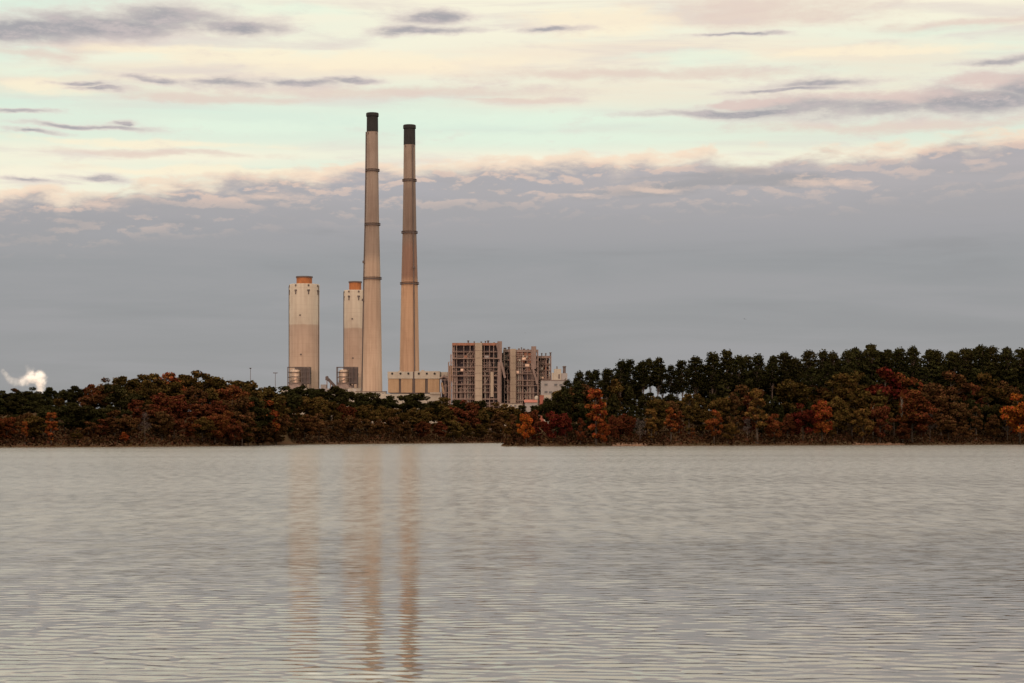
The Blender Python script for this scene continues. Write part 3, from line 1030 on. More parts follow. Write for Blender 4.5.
def tall_chimney(cx, Y, prof, black, rings, stops, label, ladder_az, boxes):
    k = Y / F
    t = thing('tall_chimney', (X(cx, Y), Y, PG), label, 'chimney', 'tall chimneys of the power plant')
    zz = lambda py: Z(py, Y) - PG
    P = [(r * k, zz(py)) for py, r in prof]
    zt = P[0][1]
    rad = lambda z: float(np.interp(z, [p[1] for p in P[::-1]], [p[0] for p in P[::-1]]))
    zb = zz(black)
    low = [(rad(z), z) for z in np.linspace(0, zb, 30)]
    MB().lathe(low, 64).build('shaft', banded_concrete('chimney_concrete', [(p, c) for p, c in stops], zb, 2.4), t, True)
    h = zt - zb
    top = [(rad(zb) + .12, zb + .02), (rad(zt - .2 * h) + .12, zt - h * .2), (rad(zt - .2 * h) + .75, zt - h * .2 + .3), (rad(zt) + .75, zt - .5), (rad(zt) + .3, zt),
           (rad(zt) - 1.0, zt), (rad(zt) - 1.2, zt - 3.0)]
    MB().lathe(top, 64).build('cap_band', M_SOOT_SHADE, t, True)
    for i, py in enumerate(rings):
        z = zz(py)
        o = ring(rad(z) - .05, z, 0.8, 1.25).build('walkway', M_DARK, t, True)
        rl = MB()
        for a in range(24):
            q = 2 * math.pi * a / 24
            rr = rad(z) + 1.1
            rl.bar((rr * math.cos(q), rr * math.sin(q), z + .4), (rr * math.cos(q), rr * math.sin(q), z + 1.5), .12)
        rl.lathe([(rad(z) + 1.05, z + 1.45), (rad(z) + 1.2, z + 1.45), (rad(z) + 1.2, z + 1.6), (rad(z) + 1.05, z + 1.6)], 48)
        rl.build('railing', M_DARK, o)
    ca, sa = math.cos(ladder_az), math.sin(ladder_az)
    mb = MB()
    zs = np.linspace(3, zb, 26)
    for a, b in zip(zs[:-1], zs[1:]):
        mb.bar(((rad(a) + .55) * ca, (rad(a) + .55) * sa, a), ((rad(b) + .55) * ca, (rad(b) + .55) * sa, b + .01), 1.1, .8)
    mb.build('ladder_duct', M_DARK, t)
    for py in boxes:
        z = zz(py); rr = rad(z) + 1.0
        MB().box(rr * ca - 1.0, rr * ca + 1.0, rr * sa - 1.0, rr * sa + 1.0, z - 1.1, z + 1.1).build('equipment_box', M_DARK, t)
    for q in (0.8, 2.4, 4.0, 5.5):      # aviation lamps under the cap
        z = zb - 1.5; rr = rad(z) + .3
        MB().box(rr * math.cos(q) - .4, rr * math.cos(q) + .4, rr * math.sin(q) - .4, rr * math.sin(q) + .4, z - .5, z + .5).build('warning_lamp', M_DARK, t)


CA = [(0.0, (0.31, 0.223, 0.162)), (0.28, (0.272, 0.192, 0.14)), (0.39, (0.223, 0.153, 0.111)), (0.56, (0.234, 0.167, 0.123)), (0.6, (0.151, 0.108, 0.084)), (0.78, (0.138, 0.099, 0.08)), (0.81, (0.156, 0.114, 0.092)), (1.0, (0.156, 0.114, 0.092))]
CB = [(0.0, (0.236, 0.152, 0.101)), (0.42, (0.258, 0.161, 0.101)), (0.515, (0.265, 0.158, 0.095)), (0.545, (0.137, 0.072, 0.048)), (0.64, (0.131, 0.072, 0.051)), (0.68, (0.111, 0.075, 0.058)), (0.84, (0.11, 0.075, 0.06)), (0.87, (0.145, 0.105, 0.083)), (1.0, (0.145, 0.105, 0.083))]
tall_chimney(372.4, 1850, [(113, 5.5), (171, 6.0), (225, 6.8), (279, 8.1), (330, 8.9), (388, 9.9), (431, 10.6)], 132, (171, 225, 279), CA,
             'taller concrete chimney with black top and pale lower half, left of the two', R(188), (262, 300))
tall_chimney(409.5, 1900, [(125, 5.6), (181, 6.1), (233, 7.0), (284, 8.3), (330, 9.1), (388, 10.2), (431, 11.0)], 145, (181, 233, 284), CB,
             'slightly shorter brown chimney with black top behind the filter building', R(-58), (268,))


def wide_stack(cx, Y, r, top, split, cap, label):
    k = Y / F
    t = thing('wide_stack', (X(cx, Y), Y, PG), label, 'stack', 'wide concrete stacks of the power plant')
    zz = lambda py: Z(py, Y) - PG
    zt, zs = zz(top), zz(split)
    f = zs / zt
    st = [(0.0, (0.260, 0.188, 0.141)), (f * .35, (0.240, 0.171, 0.127)), (f - .10, (0.219, 0.157, 0.120)), (f - .004, (0.192, 0.137, 0.106)), (f + .004, (0.243, 0.205, 0.166)), (1.0, (0.260, 0.219, 0.177))]
    MB().lathe([(r * k, 0), (r * k, zt - .8), (r * k - .5, zt), (r * k - 2, zt)], 72).build('shell', banded_concrete('stack_concrete', st, zt, 4.2, .16), t, True)
    o = MB().lathe([(cap[1] * k, zt - 1), (cap[1] * k, zz(cap[0]) - .6), (cap[1] * k + .35, zz(cap[0]) - .5), (cap[1] * k + .35, zz(cap[0]) + .3), (cap[1] * k - .5, zz(cap[0]) + .3)], 48,
                   (0, 0)).build('flue_liner', M_RUST, t, True)
    MB().lathe([(cap[1] * k + .4, zz(cap[0]) - .9), (cap[1] * k + .6, zz(cap[0]) - .9), (cap[1] * k + .6, zz(cap[0]) + .5), (cap[1] * k - .8, zz(cap[0]) + .5)], 48).build('liner_rim', M_DARK, o, True)
    for a in (-118, -68, -22, -160, 20, 110):
        ca, sa = math.cos(R(a)), math.sin(R(a))
        for z, w, h in ((zt - 1.7, .8, .9), (zt - 6.6, 1.25, .8), (zt - 8.8, .55, 1.6)):
            q = r * k + .12
            mb = MB()
            c = Vector((q * ca, q * sa, z)); tx = Vector((-sa, ca, 0))
            mb.bar(c - tx * w, c + tx * w, .5, h * 2)
            mb.build('port', M_DARK, t)
    for a, z in ((-100, zz(split) + 9 * k), (-97, zz(split) - 30 * k)):
        ca, sa = math.cos(R(a)), math.sin(R(a))
        c = Vector(((r * k + .1) * ca, (r * k + .1) * sa, z)); tx = Vector((-sa, ca, 0))
        MB().bar(c - tx * .8, c + tx * .8, .4, 1.4).build('port', M_DARK, t)
    for a in (-165, -15):
        ca, sa = math.cos(R(a)), math.sin(R(a))
        q = r * k + .35
        MB().bar((q * ca, q * sa, 1), (q * ca, q * sa, zt - 2), .5).build('downpipe', M_DARK, t)
    return t


wide_stack(304.3, 1960, 15.1, 284.5, 325, (277, 7.8), 'wider two-tone concrete stack with rusty flue, left of all the stacks')
wide_stack(355.2, 2010, 11.4, 290.5, 328.5, (282, 6.1), 'narrower two-tone concrete stack with rusty flue half behind the tall chimney')


def scrubber(px, Y, w, label, flip=1):
    """An absorber vessel at the foot of a wide stack: metal tank on a conical skirt, dark outlet duct, steel frame."""
    k = Y / F
    t = thing('scrubber_vessel', (X(px, Y), Y, PG), label, 'scrubber', 'scrubber vessels by the wide stacks')
    zz = lambda py: Z(py, Y) - PG
    r = 6.2 * k * w
    MB().lathe([(r * 1.9, zz(389)), (r * 1.55, zz(386.5)), (r * 1.02, zz(383)), (r * 1.02, zz(382.7)), (.2, zz(382.6))], 40).build('skirt', M_DUCT, t, True)
    MB().lathe([(r, zz(382.8)), (r, zz(372)), (r * .8, zz(370)), (r * .3, zz(369)), (.1, zz(368.8))], 48).build('tank', M_METAL, t, True)
    for py in (381, 376.5, 372.5):
        ring(r - .03, zz(py), .35, .35).build('band', M_DARK, t, True)
    MB().box(r * .95, r * 2.25, -r * .9, r * .4, zz(384), zz(368.2)).box(-r * .2, r * 1.2, -r * .5, r * .3, zz(369.6), zz(367.6)).build('outlet_duct', M_DARK, t)
    fr = MB()
    xs = (-r * 1.25, r * .95, r * 1.6, r * 2.3)
    for x in xs:
        for y in (-r * 1.25, r * .6):
            fr.bar((x, y, 0), (x, y, zz(367.2)), .7)
    for py in (367.4, 372.3, 377.4, 383.0, 388.5):
        for y in (-r * 1.25, r * .6):
            fr.bar((xs[0], y, zz(py)), (xs[-1], y, zz(py)), .55)
        for x in (xs[0], xs[-1]):
            fr.bar((x, -r * 1.25, zz(py)), (x, r * .6, zz(py)), .55)
    fr.bar((xs[0], -r * 1.25, zz(383)), (xs[1], -r * 1.25, zz(377.4)), .4)
    fr.build('steel_frame', M_DARK, t)
    b = MB().box(-r * 2.3, r * 2.9, -r * 1.7, r * 1.0, 0, zz(388.4)).build('base_building', M_PALE, t)
    for i in range(4):
        x = -r * 1.8 + i * r * 1.15
        MB().box(x, x + r * .55, -r * 1.7 - .15, -r * 1.7 + .1, zz(391.2), zz(389.6)).build('window', M_GLASS, b)
    return t


scrubber(296.3, 1915, 1.0, 'metal scrubber vessel glinting at the foot of the left wide stack')
scrubber(344.5, 1930, .92, 'metal scrubber vessel in a dark frame at the foot of the narrower stack')


def conveyor():
    Y = 1935
    t = thing('conveyor_gallery', (X(330, Y), Y, PG), 'dark inclined conveyor rising between the two wide stacks', 'conveyor')
    zz = lambda py: Z(py, Y) - PG
    q = lambda px: X(px, Y) - X(330, Y)
    MB().box(q(325.6), q(328.4), -2.5, 2.5, zz(380.2), zz(376.6)).box(q(326.4), q(327.8), -1.5, 1.5, zz(376.6), zz(376.0)).build('head_house', M_DARK, t)
    MB().bar((q(328), 0, zz(379.0)), (q(336.5), 0, zz(388.0)), 2.6, 2.8).build('gallery', M_DARK, t)
    tr = MB()
    for px, py in ((327, 380), (330.5, 382), (333.5, 385)):
        for d in (-2, 2):
            tr.bar((q(px), d, 0), (q(px), d, zz(py)), .5)
        tr.bar((q(px), -2, 2), (q(px), 2, zz(py) - 3), .35)
    tr.build('trestle', M_BEAM, t)
    MB().box(q(319.5), q(336), -5, 4, 0, zz(388.6)).box(q(321), q(326.5), -4, 3, zz(388.6), zz(384.6)).build('transfer_house', M_GREY, t)


conveyor()


def filter_building():
    Y = 1790
    k = Y / F
    c = 413.5
    t = thing('filter_building', (X(c, Y), Y, PG), 'long tan filter building with four panels and round vents before the brown chimney', 'building')
    zz = lambda py: Z(py, Y) - PG
    q = lambda px: X(px, Y) - X(c, Y)
    D = 26
    MB().box(q(389), q(439), 1.2, D, zz(393.2), zz(378)).build('back_wall', M_DARK, t)
    up = MB().box(q(387.6), q(412.9), 0, D, zz(378.6), zz(371.6)).box(q(414.5), q(439.8), 0, D, zz(378.6), zz(371.2)).build('upper_wall', M_PALE, t)
    MB().box(q(412.9) + .02, q(414.5) - .02, .8, D - 1, zz(394), zz(371.8)).build('gap_panel', M_DARK, t)
    for px in (392.2, 400.5, 408.4, 418.8, 426.8, 434.6):
        mb = MB()
        n = 14
        z = zz(373.6)
        pts = [(q(px) + .95 * math.cos(2 * math.pi * i / n), z + 1.05 * math.sin(2 * math.pi * i / n)) for i in range(n)]
        i0 = len(mb.v)
        mb.v += [(x, -.35, zz_) for x, zz_ in pts] + [(x, .15, zz_) for x, zz_ in pts]
        mb.f += [tuple(range(n))] + [(i, i + n, (i + 1) % n + n, (i + 1) % n) for i in range(n)]
        mb.build('vent', M_SOOT_SHADE, t)
    for a, b in ((388.2, 398.8), (401.2, 412.2), (415.3, 425.0), (428.0, 439.2)):
        p = MB().box(q(a), q(b), -.2, 1.6, zz(392.6), zz(379.4)).build('panel', M_TAN, t)
        rb = MB()
        nn = 5
        for i in range(nn + 1):
            x = q(a) + (q(b) - q(a)) * i / nn
            rb.box(x - .12, x + .12, -.42, -.2, zz(392.4), zz(379.6))
        rb.box(q(a), q(b), -.5, -.21, zz(379.4), zz(378.9)).build('ribs', M_TAN, p)
    MB().box(q(387.2), q(440.2), -.9, .5, zz(393.4), zz(392.9)).build('ledge', M_DARK, t)
    MB().box(q(375), q(440.4), -3.0, 8, 0, zz(394.0)).box(q(430), q(440.6), -4.5, 2, zz(394), zz(392.5)).build('plinth', M_PALE, t)
    MB().box(q(398), q(401), 4, 9, zz(371.6), zz(370.6)).box(q(421), q(424), 4, 9, zz(371.2), zz(369.9)).box(q(440), q(447.5), 6, 16, zz(377), zz(371.8)).build('roof_unit', M_PALE, t)


filter_building()


def duct_bay():
    Y = 1785
    t = thing('duct_bay', (X(444, Y), Y, PG), 'jumble of dark ducts and one tan chute between filter building and boiler house', 'ductwork')
    zz = lambda py: Z(py, Y) - PG
    q = lambda px: X(px, Y) - X(444, Y)
    MB().box(q(441.5), q(451), 6, 18, 0, zz(377)).box(q(442.5), q(449), 2, 7, zz(384), zz(380)).build('casing', M_CASE, t)
    MB().tube([(q(441), 3, zz(378)), (q(444), 1, zz(376)), (q(448), 1, zz(378.4)), (q(450), 1, zz(384))], 1.3, 10).build('pipe', M_DUCT, t, True)
    MB().bar((q(441.8), 0, zz(382.5)), (q(443.8), 0, zz(394)), 1.7, 1.4).build('chute', M_TAN, t)
    MB().bar((q(446), 0, zz(384)), (q(446), 0, zz(396)), 1.0).bar((q(449), 0, zz(380)), (q(449), 0, zz(396)), .8).build('riser', M_DUCT, t)
    fr = MB()
    for px in (441, 445, 450):
        fr.bar((q(px), -1, 0), (q(px), -1, zz(379)), .6)
    for py in (380, 386, 392.5):
        fr.bar((q(441), -1, zz(py)), (q(450), -1, zz(py)), .5)
    fr.build('steel_frame', M_BEAM, t)


duct_bay()


def boiler_house(seed, Y, p0, p1, top, tower, cols, label, D=46, posts=(), boxes=(), setback=0, name='boiler_house', tower_top=None):
    """Open steel frame with decks, boiler casing, ducts, pipes and a smooth lift tower on its face."""
    rr = random.Random(seed)
    cx = (p0 + p1) / 2
    t = thing(name, (X(cx, Y), Y, PG), label, 'boiler house', 'boiler houses of the power plant')
    zz = lambda py: Z(py, Y) - PG
    q = lambda px: X(px, Y) - X(cx, Y)
    x0, x1, zt = q(p0), q(p1), zz(top)
    xs = [q(c) for c in cols]
    ys = [0, D * .33, D * .66, D]
    zs = [rr.uniform(.55, 1.45) for _ in range(13)]
    zs = [zt * sum(zs[:i + 1]) / sum(zs) for i in range(13)]
    xs = [xs[0]] + [x + rr.uniform(-1.2, 1.2) for x in xs[1:-1]] + [xs[-1]]
    # casing inside
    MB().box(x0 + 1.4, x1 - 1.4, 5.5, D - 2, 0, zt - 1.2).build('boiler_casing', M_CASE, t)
    fr = MB()
    for i, x in enumerate(xs):
        for y in ys:
            if y in (ys[0], ys[-1]) or i in (0, len(xs) - 1):
                fr.bar((x, y, 0 if i in (0, len(xs) - 1) or rr.random() < .6 else zs[rr.randrange(2, 6)]), (x, y, zt), .7 if i in (0, len(xs) - 1) else .5)
    for j, z in enumerate(zs):
        w = .75 if j % 3 == 1 else .45
        for y in (ys[0], ys[-1]):
            fr.bar((x0 - .3, y, z), (x1 + .3, y, z), w)
        for x in (xs[0], xs[-1]):
            fr.bar((x, 0, z), (x, D, z), w)
    for i in range(len(xs) - 1):        # lighter posts and half-storey rails
        for u in ((.5,) if rr.random() < .6 else ()):
            x = xs[i] + (xs[i + 1] - xs[i]) * u
            j = rr.randrange(0, 6); j2 = rr.randrange(7, 13)
            fr.bar((x, .3, zs[j]), (x, .3, zs[j2]), .28)
    for j in range(len(zs) - 1):
        if rr.random() < .55: continue
        z = (zs[j] + zs[j + 1]) / 2
        a_ = rr.uniform(x0, x0 + 12); b_ = rr.uniform(x1 - 12, x1)
        fr.bar((a_, .1, z), (b_, .1, z), .28)
    for k in range(26):         # bracing
        i = rr.randrange(len(xs) - 1); j = rr.randrange(len(zs) - 2)
        a, b = (i, i + 1) if rr.random() < .5 else (i + 1, i)
        fr.bar((xs[a], .15, zs[j]), (xs[b], .15, zs[j + 1]), .4)
    fr.build('steel_frame', M_BEAM, t)
    for j, z in enumerate(zs):  # decks
        if j == len(zs) - 1: continue
        dx0 = x0 + (0 if rr.random() < .6 else rr.uniform(2, 8)); dx1 = x1 - (0 if rr.random() < .6 else rr.uniform(2, 9))
        d = MB().box(dx0, dx1, rr.choice((-1.2, -.6, .4)), 5.2, z - .62, z - .38).build('deck', M_DECK, t)
        rl = MB().bar((dx0, -.7, z + .7), (dx1, -.7, z + .7), .14).bar((dx0, -.7, z + .15), (dx1, -.7, z + .15), .1)
        n = 10
        for i in range(n + 1):
            xx = dx0 + (dx1 - dx0) * i / n
            rl.bar((xx, -.7, z - .4), (xx, -.7, z + .7), .12)
        rl.build('railing', M_BEAM, d)
    # ducts, pipes, cladding
    for k in range(26):
        x = rr.uniform(x0 + .5, x1 - 4); j = rr.randrange(1, 10); h = rr.choice((1, 1, 2, 3)); w = rr.uniform(1.0, 4.0)
        MB().box(x, x + w, 1.0, 5.6, zs[j] - zt / 13 + .3, min(zs[j] + (h - 1) * zt / 13 - .9, zt - 2)).build('duct', rr.choice((M_DUCT, M_CASE, M_SOOT_SHADE, M_CASE, M_SOOT_SHADE, M_DARK)), t)  # mostly dark picks, standing in for shade between the members
    for k in range(16):
        x = rr.uniform(x0 + 1, x1 - 1); a = rr.uniform(0, zt * .4); b = rr.uniform(zt * .5, zt * .96)
        MB().tube([(x, .9, a), (x, .9, b), (x + rr.choice((-1, 1)) * 1.2, 2.6, b + 1.5)], rr.uniform(.28, .6), 8).build('pipe', rr.choice((M_BEAM, M_DUCT, M_DUCT, M_PALE)), t, True)
    for k in range(11):
        j = rr.randrange(1, 12); a = rr.uniform(x0 + 1, x1 - 12); b = a + rr.uniform(5, 11)
        MB().tube([(a, .5, zs[j] + 1.8), (b, .5, zs[j] + 1.8)], rr.uniform(.3, .6), 8).build('pipe', rr.choice((M_BEAM, M_DUCT, M_DECK)), t, True)
    for k in range(3):
        j = rr.randrange(6, 11); a = rr.uniform(x0 + 2, x1 - 6)
        MB().box(a, a + rr.uniform(2, 4), -.5, .6, zs[j] + .2, zs[j] + 2.4).build('enclosure', rr.choice((M_PALE, M_RPAN, M_METAL, M_GREY)), t)
    # parapet cladding on the top storey
    MB().box(x0 - .2, x1 + .2, -.45, -.15, zt - 1.9, zt + .35).box(x0 - .2, x0 + .15, -.1, D, zt - 1.9, zt + .35).build('parapet', M_RPAN if seed == 1 else M_DUCT, t)
    MB().box(x0, x1, 0, D, zt - .3, zt + .1).build('roof', M_DECK, t)
    a, b = tower
    if b > a:
        zz_t = zz(tower_top or top - .3)
        tw = MB().box(q(a), q(b), -3.6, 4, 0, zz_t).build('lift_tower', M_CONC, t)
        jb = MB()
        for i in range(1, 12):
            jb.box(q(a) - .08, q(b) + .08, -3.72, -3.6, zz_t * i / 12 - .1, zz_t * i / 12 + .1)
        jb.build('joints', M_DECK, tw)
    for px, py, w in posts:
        z1 = zz(py)
        MB().lathe([(w * .5, zt + .1), (w * .5, z1 - .6), (w * .8, z1 - .5), (w * .8, z1), (.05, z1 + .3)], 14, (q(px), rr.uniform(3, 12))).build('roof_vent', M_DARK, t, True)
    for pa, pb, py, m_, d in boxes:
        MB().box(q(pa), q(pb), d, d + 9, zt - 14, zz(py)).build('penthouse', m_, t)
    return t


b1 = boiler_house(1, 1760, 452.5, 501, 343.3, (475.2, 482.2), (452.5, 458, 464, 469.5, 475, 483, 488.5, 495, 501),
                  'tallest boiler house in open brown steel frame with pale lift tower, leftmost of three',
                  posts=((468, 340, 1.3), (474, 341, .9), (481, 341, 1.0), (485.3, 340.6, .9), (488, 340.2, 1.6), (494, 341.8, .8)),
                  boxes=((497.4, 502, 341.3, M_DUCT, -1.2),))
# the stair frame that steps out on its left side, and the tall pier on its right
k1 = 1760 / F
bx = b1.location.x
zq = lambda py, Y: Z(py, Y) - PG
sf = MB()
for px in (448.3, 450.6):
    for y in (2, 14):
        sf.bar((X(px, 1760) - bx, y, 0), (X(px, 1760) - bx, y, zq(362 if px < 450 else 354, 1760)), .6)
for py in (355, 362, 368, 375, 381, 387, 393, 399):
    sf.bar((X(448.3 if py > 356 else 450.6, 1760) - bx, 2, zq(py, 1760)), (X(453, 1760) - bx, 2, zq(py, 1760)), .5)
    if py < 393 and py > 356: sf.bar((X(448.3, 1760) - bx, 2.2, zq(py + 6, 1760)), (X(452.5, 1760) - bx, 2.2, zq(py, 1760)), .4)
sf.build('stair_frame', M_BEAM, b1)
MB().box(X(449, 1760) - bx, X(452.3, 1760) - bx, 4, 13, zq(381, 1760), zq(365.5, 1760)).build('side_casing', M_TAN, b1)
MB().box(X(490.5, 1760) - bx, X(493.5, 1760) - bx, -1.6, 1.4, zq(397, 1760), zq(372, 1760)).build('downcomer', M_CONC, b1)
MB().box(X(497.6, 1760) - bx, X(500.6, 1760) - bx, -1.5, 1.5, zq(405, 1760), zq(362, 1760)).bar((X(497, 1760) - bx, -.4, zq(344, 1760)), (X(505, 1760) - bx, -.4, zq(378, 1760)), 1.9).build('coal_pipe', M_DUCT, b1)

b2 = boiler_house(2, 1785, 504.5, 538, 350.0, (510.2, 515.8), (504.5, 510, 516, 521, 526, 531, 538),
                  'middle boiler house with reddish upper floors and a pale lift tower on its face',
                  posts=((505, 347.5, 2.0), (509, 346.8, 1.6), (519, 348, 1.2), (521.5, 347.2, .8), (524, 348.4, 1.4), (528.2, 348.5, .8)),
                  boxes=((531.3, 536.2, 346.3, M_DUCT, -1.0), (503, 509.5, 349, M_PALE, 4)), tower_top=349)
bx2 = b2.location.x
xq = lambda px: X(px, 1785) - bx2
for i, (pa, pb, pt, pbm) in enumerate(((517, 519.6, 352, 361.5), (520.3, 523.2, 351.6, 357), (520.5, 524.5, 358, 362.5), (524.2, 527.4, 352.4, 361), (528, 530.8, 353, 363), (517.5, 521, 366, 370), (526, 530, 367, 371))):
    MB().box(xq(pa), xq(pb), .8 + .2 * (i % 3), 4, zq(pbm, 1785), zq(pt, 1785)).build('rusty_cladding', M_RPAN, b2, label='rust-red clad panel on the upper floors')
MB().box(xq(518.8), xq(520.6), -1.4, -.8, zq(361, 1785), zq(359.3, 1785)).box(xq(522.6), xq(524), -1.4, -.8, zq(357, 1785), zq(355.3, 1785)).box(xq(526.3), xq(527.4), -1.4, -.8, zq(358, 1785), zq(356, 1785)).build('bright_hatch', M_PALE, b2)
MB().box(xq(531.5), xq(536), -1.3, 2, zq(369, 1785), zq(351, 1785)).bar((xq(533), -.6, zq(369, 1785)), (xq(537.4), -.6, zq(384, 1785)), 2.0).build('flue_duct', M_DUCT, b2)

MB().box(xq(500.6), xq(506), 7, 30, 0, zq(352.5, 1785)).box(xq(501), xq(503.6), 2, 7, 0, zq(377, 1785)).build('dark_gap_infill', M_SOOT_SHADE, b2)  # dark block added in the gap, its shade put into the colour

b3 = boiler_house(3, 1815, 537, 551, 356.2, (0, 0), (537, 541, 546, 551),
                  'low narrow boiler house with posts on its roof, behind the grey office block', D=30,
                  posts=((541.8, 353, 1.0), (546, 352.8, 1.0), (550.6, 352.2, 1.4)), boxes=())


def office():
    Y = 1740
    t = thing('office_block', (X(552, Y), Y, PG), 'grey block with small dark windows beside the boiler houses above the trees', 'building')
    zz = lambda py: Z(py, Y) - PG
    q = lambda px: X(px, Y) - X(552, Y)
    w = MB().box(q(541), q(566), 0, 24, 0, zz(380.6)).build('wall', M_GREY, t)
    MB().box(q(540.8), q(566.2), -.3, 24.2, zz(380.6), zz(379.9)).build('roof', M_DECK, t)
    for px, py in ((546, 384.6), (555.8, 384.8), (546, 392), (550.5, 392.3), (555.8, 392), (561, 385)):
        o = MB().box(q(px) - 1.35, q(px) + 1.35, -.12, .1, zz(py) - 1.0, zz(py) + .9).build('window', M_GLASS, t)
        MB().box(q(px) - 1.55, q(px) + 1.55, -.28, -.02, zz(py) - 1.25, zz(py) - 1.02).build('sill', M_PALE, o)
    MB().box(q(552), q(558), 5, 16, zz(380), zz(372.5)).box(q(554.3), q(561.3), 4, 14, zz(380), zz(368.8)).build('upper_tower', M_PALE, t)
    MB().box(q(561.3) + .02, q(567.5), 5, 15, zz(380), zz(373)).build('rear_wing', M_GREY, t)
    MB().lathe([(1.3, zz(373)), (1.3, zz(367)), (1.7, zz(366.8)), (1.7, zz(365.8)), (.1, zz(365.6))], 18, (q(564.6), 8)).build('vent_stack', M_DARK, t, True)
    MB().lathe([(.5, zz(368.8)), (.5, zz(366)), (.1, zz(365.9))], 12, (q(557.2), 8)).build('vent_pipe', M_DARK, t, True)
    MB().box(q(558.5), q(560), 3.7, 4.1, zz(378.5), zz(374)).build('louvre', M_DARK, t)


office()


def shed():
    Y = 1700
    t = thing('yard_shed', (X(535, Y), Y, PG), 'low red-orange roofed shed at the foot of the middle boiler house', 'shed')
    zz = lambda py: Z(py, Y) - PG
    q = lambda px: X(px, Y) - X(535, Y)
    MB().box(q(525), q(537), 0, 10, 0, zz(402.2)).build('wall', M_GREY, t)
    mb = MB()
    a, b, z0, z1 = q(524.2), q(537.4), zz(402.4), zz(399.6)
    mb.quad([(a, -1, z0), (b, -1, z0), (b, 5, z1), (a, 5, z1)]).quad([(a, 5, z1), (b, 5, z1), (b, 11, z0), (a, 11, z0)])
    mb.quad([(a, -1, z0), (a, 5, z1), (a, 11, z0)]).quad([(b, -1, z0), (b, 11, z0), (b, 5, z1)]).build('roof', M_RED, t)
    t2 = thing('storage_tank', (X(536.6, Y), Y + 6, PG), 'small white upright tank beside the red-orange shed', 'tank')
    MB().lathe([(1.6, 0), (1.6, zz(397)), (1.2, zz(396)), (.1, zz(395.6))], 24).build('shell', M_PALE, t2, True)
    MB().lathe([(1.7, zz(399.2)), (1.75, zz(399.2)), (1.75, zz(398.9)), (1.7, zz(398.9))], 24).build('band', M_DARK, t2)
    t3 = thing('machine_house', (X(542, Y), Y + 4, PG), 'red-orange machine house with a pale end next to the grey block', 'shed')
    q3 = lambda px: X(px, Y) - X(542, Y)
    MB().box(q3(539.8), q3(543.8), 0, 8, 0, zz(395.6)).build('body', M_RED, t3)
    MB().box(q3(543.9), q3(551), 0, 8, 0, zz(394.8)).build('pale_wing', M_PALE, t3)
    MB().box(q3(539.5), q3(544.0), -.4, 8.3, zz(395.5), zz(395.1)).build('roof', M_RUST, t3)


shed()


def low_wall():
    for p0, p1, top, Y, lab in ((500, 522, 403.6, 1690, 'low pale service wall along the foot of the boiler houses'), (356, 386, 391.8, 1800, 'low cream service building at the foot of the left tall chimney')):
        t = thing('service_building', (X(p0, Y), Y, PG), lab, 'building')
        w = X(p1, Y) - X(p0, Y); h = Z(top, Y) - PG
        MB().box(0, w, 0, 9, 0, h).build('wall', M_PALE, t)
        MB().box(-.4, w + .4, -.5, 9.4, h, h + .5).build('roof', M_DECK, t)
        for i in range(5):
            x = w * (i + .5) / 5
            MB().box(x - 1, x + 1, -.1, .1, h - 2.6, h - 1.2).build('window', M_GLASS, t)


low_wall()


def mast(px, top, Y, head, label):
    t = thing('light_mast', (X(px, Y), Y, PG), label, 'mast', 'light masts left of the wide stacks')
    h = Z(top, Y) - PG
    MB().tube([(0, 0, 0), (0, 0, h)], [.42, .2], 8).build('pole', M_DARK, t, True)
    mb = MB().bar((-head, 0, h), (head, 0, h), .35)
    mb.build('crossarm', M_DARK, t)
    for i in range(4):
        x = -head + 2 * head * i / 3
        MB().box(x - .35, x + .35, -.6, .1, h - .1, h + .7).build('floodlight', M_DARK, t)


mast(250.5, 368.6, 1850, .55, 'thin dark mast with a small head, standing clear of the domed hill')
mast(275.3, 373.2, 1880, 1.7, 'light mast with a wide crossarm left of the wide stack')
mast(194, 374.8, 1500, .5, 'mast tip poking just above the domed left hill')


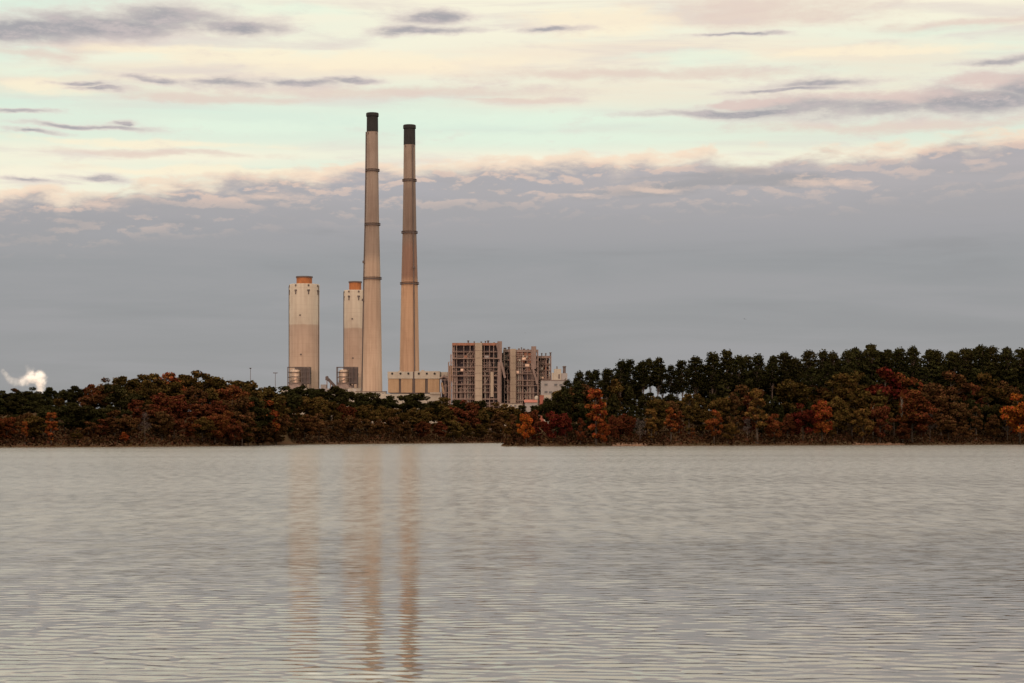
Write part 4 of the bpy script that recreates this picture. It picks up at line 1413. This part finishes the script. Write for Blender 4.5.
# ------------------------------------------------------------------ steam plume
def steam():
    Y = 2500
    puffs = [(40.5, 392, 3.4), (40.5, 387.5, 4.0), (40.5, 382.5, 4.9), (40, 378, 5.2), (36, 379.5, 5.0), (31.5, 379.0, 5.2), (30.5, 375.6, 3.6), (26.5, 381.5, 4.8), (21.5, 383.2, 4.2), (16.5, 383.8, 3.6),
             (11.5, 382.4, 3.0), (7.5, 379.0, 2.4), (4.3, 375.2, 2.0), (2.5, 372.2, 1.4), (29, 371.5, 2.6), (26.6, 367.6, 1.8), (33, 370.2, 1.8)]
    fine = []
    for a, b in zip(puffs[9:13], puffs[10:14]):
        for u in (0.33, 0.67):
            fine.append(tuple(a[i] + (b[i] - a[i]) * u for i in range(3)))
    puffs = puffs[:14] + fine + puffs[14:]
    k = Y / F
    rr = random.Random(8)
    ctr = Vector((X(25, Y), Y, Z(380, Y)))
    P = []
    for px, py, r in puffs:
        P.append((Vector((X(px, Y), Y + rr.uniform(-2, 2), Z(py - 1.5, Y))) - ctr, r * k * (1.3 if r > 3.5 else 1.4)))
    import bmesh
    bm = bmesh.new()
    for c, r in P:
        bmesh.ops.create_icosphere(bm, subdivisions=3, radius=r * 1.25, matrix=Matrix.Translation(c))
    me = bpy.data.meshes.new('steam_plume')
    bm.to_mesh(me); bm.free()
    o = bpy.data.objects.new('steam_plume', me)
    COL.objects.link(o)
    o.location = ctr
    md = o.modifiers.new('merge', 'REMESH')
    md.mode = 'VOXEL'; md.voxel_size = 0.9
    m, g, b = mat('steam')
    m.node_tree.nodes.remove(b)
    p = g.node('ShaderNodeTexCoord').outputs['Object']
    n1 = g.noise(p, 0.16, 5, 0.6, 0.4, color=True)
    off = g.node('ShaderNodeVectorMath', operation='MULTIPLY_ADD')
    g.put(off.inputs[0], n1); off.inputs[1].default_value = (11, 11, 11); off.inputs[2].default_value = (-5.5, -5.5, -5.5)
    pp = g.node('ShaderNodeVectorMath', operation='ADD')
    g.put(pp.inputs[0], p); g.put(pp.inputs[1], off.outputs[0])
    dens = None
    for i, (c, r) in enumerate(P):
        dn = g.node('ShaderNodeVectorMath', operation='DISTANCE')
        g.put(dn.inputs[0], pp.outputs[0]); dn.inputs[1].default_value = tuple(c)
        thin = 1.0 if i < 6 else (0.5 if i < 9 else 0.2)
        if i >= len(P) - 3: thin = 0.12
        e = g.step(g.div(dn.outputs['Value'], r), 0.35, 1.15, thin, 0.0)
        dens = e if dens is None else g.m('MAXIMUM', dens, e)
    dens = g.mul(dens, g.step(g.noise(p, 0.22, 5, 0.62), 0.36, 0.60, 0.12, 1.25))
    v = g.node('ShaderNodeVolumePrincipled')
    v.inputs['Color'].default_value = (0.99, 0.97, 0.96, 1)
    v.inputs['Anisotropy'].default_value = -0.1
    g.put(v.inputs['Density'], g.mul(dens, 0.15))
    out = m.node_tree.nodes['Material Output']
    m.node_tree.links.new(v.outputs[0], out.inputs['Volume'])
    me.materials.append(m)
    tag(o, 'white steam plume drifting left above the trees of the left shore', 'steam', kind='stuff')


steam()


# ------------------------------------------------------------------ birds
def bird(px, py, Y, span, label, bank):
    mb = MB()
    n = 10
    body = [(-.32, .015), (-.24, .05), (-.1, .075), (.05, .08), (.16, .06), (.24, .05), (.29, .045), (.34, .012)]
    mb.tube([(0, y, 0.015 * math.sin(i)) for i, (y, r) in enumerate(body)], [r for y, r in body], n)
    for s in (-1, 1):
        prof = [(.04, .10, -.10, .03), (.30, .16, -.05, .13), (.62, .10, -.09, .16), (1.0, -.10, -.16, .06)]
        i0 = len(mb.v)
        for x, a, b_, z in prof:
            mb.v += [(s * x, a, z + .012), (s * x, b_, z + .012), (s * x, b_, z - .012), (s * x, a, z - .012)]
        for j in range(3):
            for e in range(4):
                q = [i0 + j * 4 + e, i0 + j * 4 + (e + 1) % 4, i0 + (j + 1) * 4 + (e + 1) % 4, i0 + (j + 1) * 4 + e]
                mb.f.append(tuple(q if s > 0 else q[::-1]))
        mb.f.append(tuple(i0 + 12 + e for e in range(4)))
    i0 = len(mb.v)
    mb.v += [(-.05, -.28, .01), (.05, -.28, .01), (.11, -.47, .005), (-.11, -.47, .005), (-.05, -.28, -.01), (.05, -.28, -.01), (.11, -.47, -.005), (-.11, -.47, -.005)]
    mb.f += [tuple(i0 + e for e in qd) for qd in ((0, 1, 2, 3), (7, 6, 5, 4), (0, 4, 5, 1), (1, 5, 6, 2), (2, 6, 7, 3), (3, 7, 4, 0))]
    o = mb.build('bird', M_BIRD, smooth=True)
    o.location = (X(px, Y), Y, Z(py, Y))
    o.scale = (span / 2,) * 3
    o.rotation_euler = (R(12), R(bank), R(38))
    tag(o, label, 'bird', 'birds over the lake')


bird(744.5, 319, 420, .95, 'dark bird flying in the grey sky above the wooded point', 12)
bird(525, 333, 700, .85, 'tiny dark bird in the sky above the boiler houses', -8)
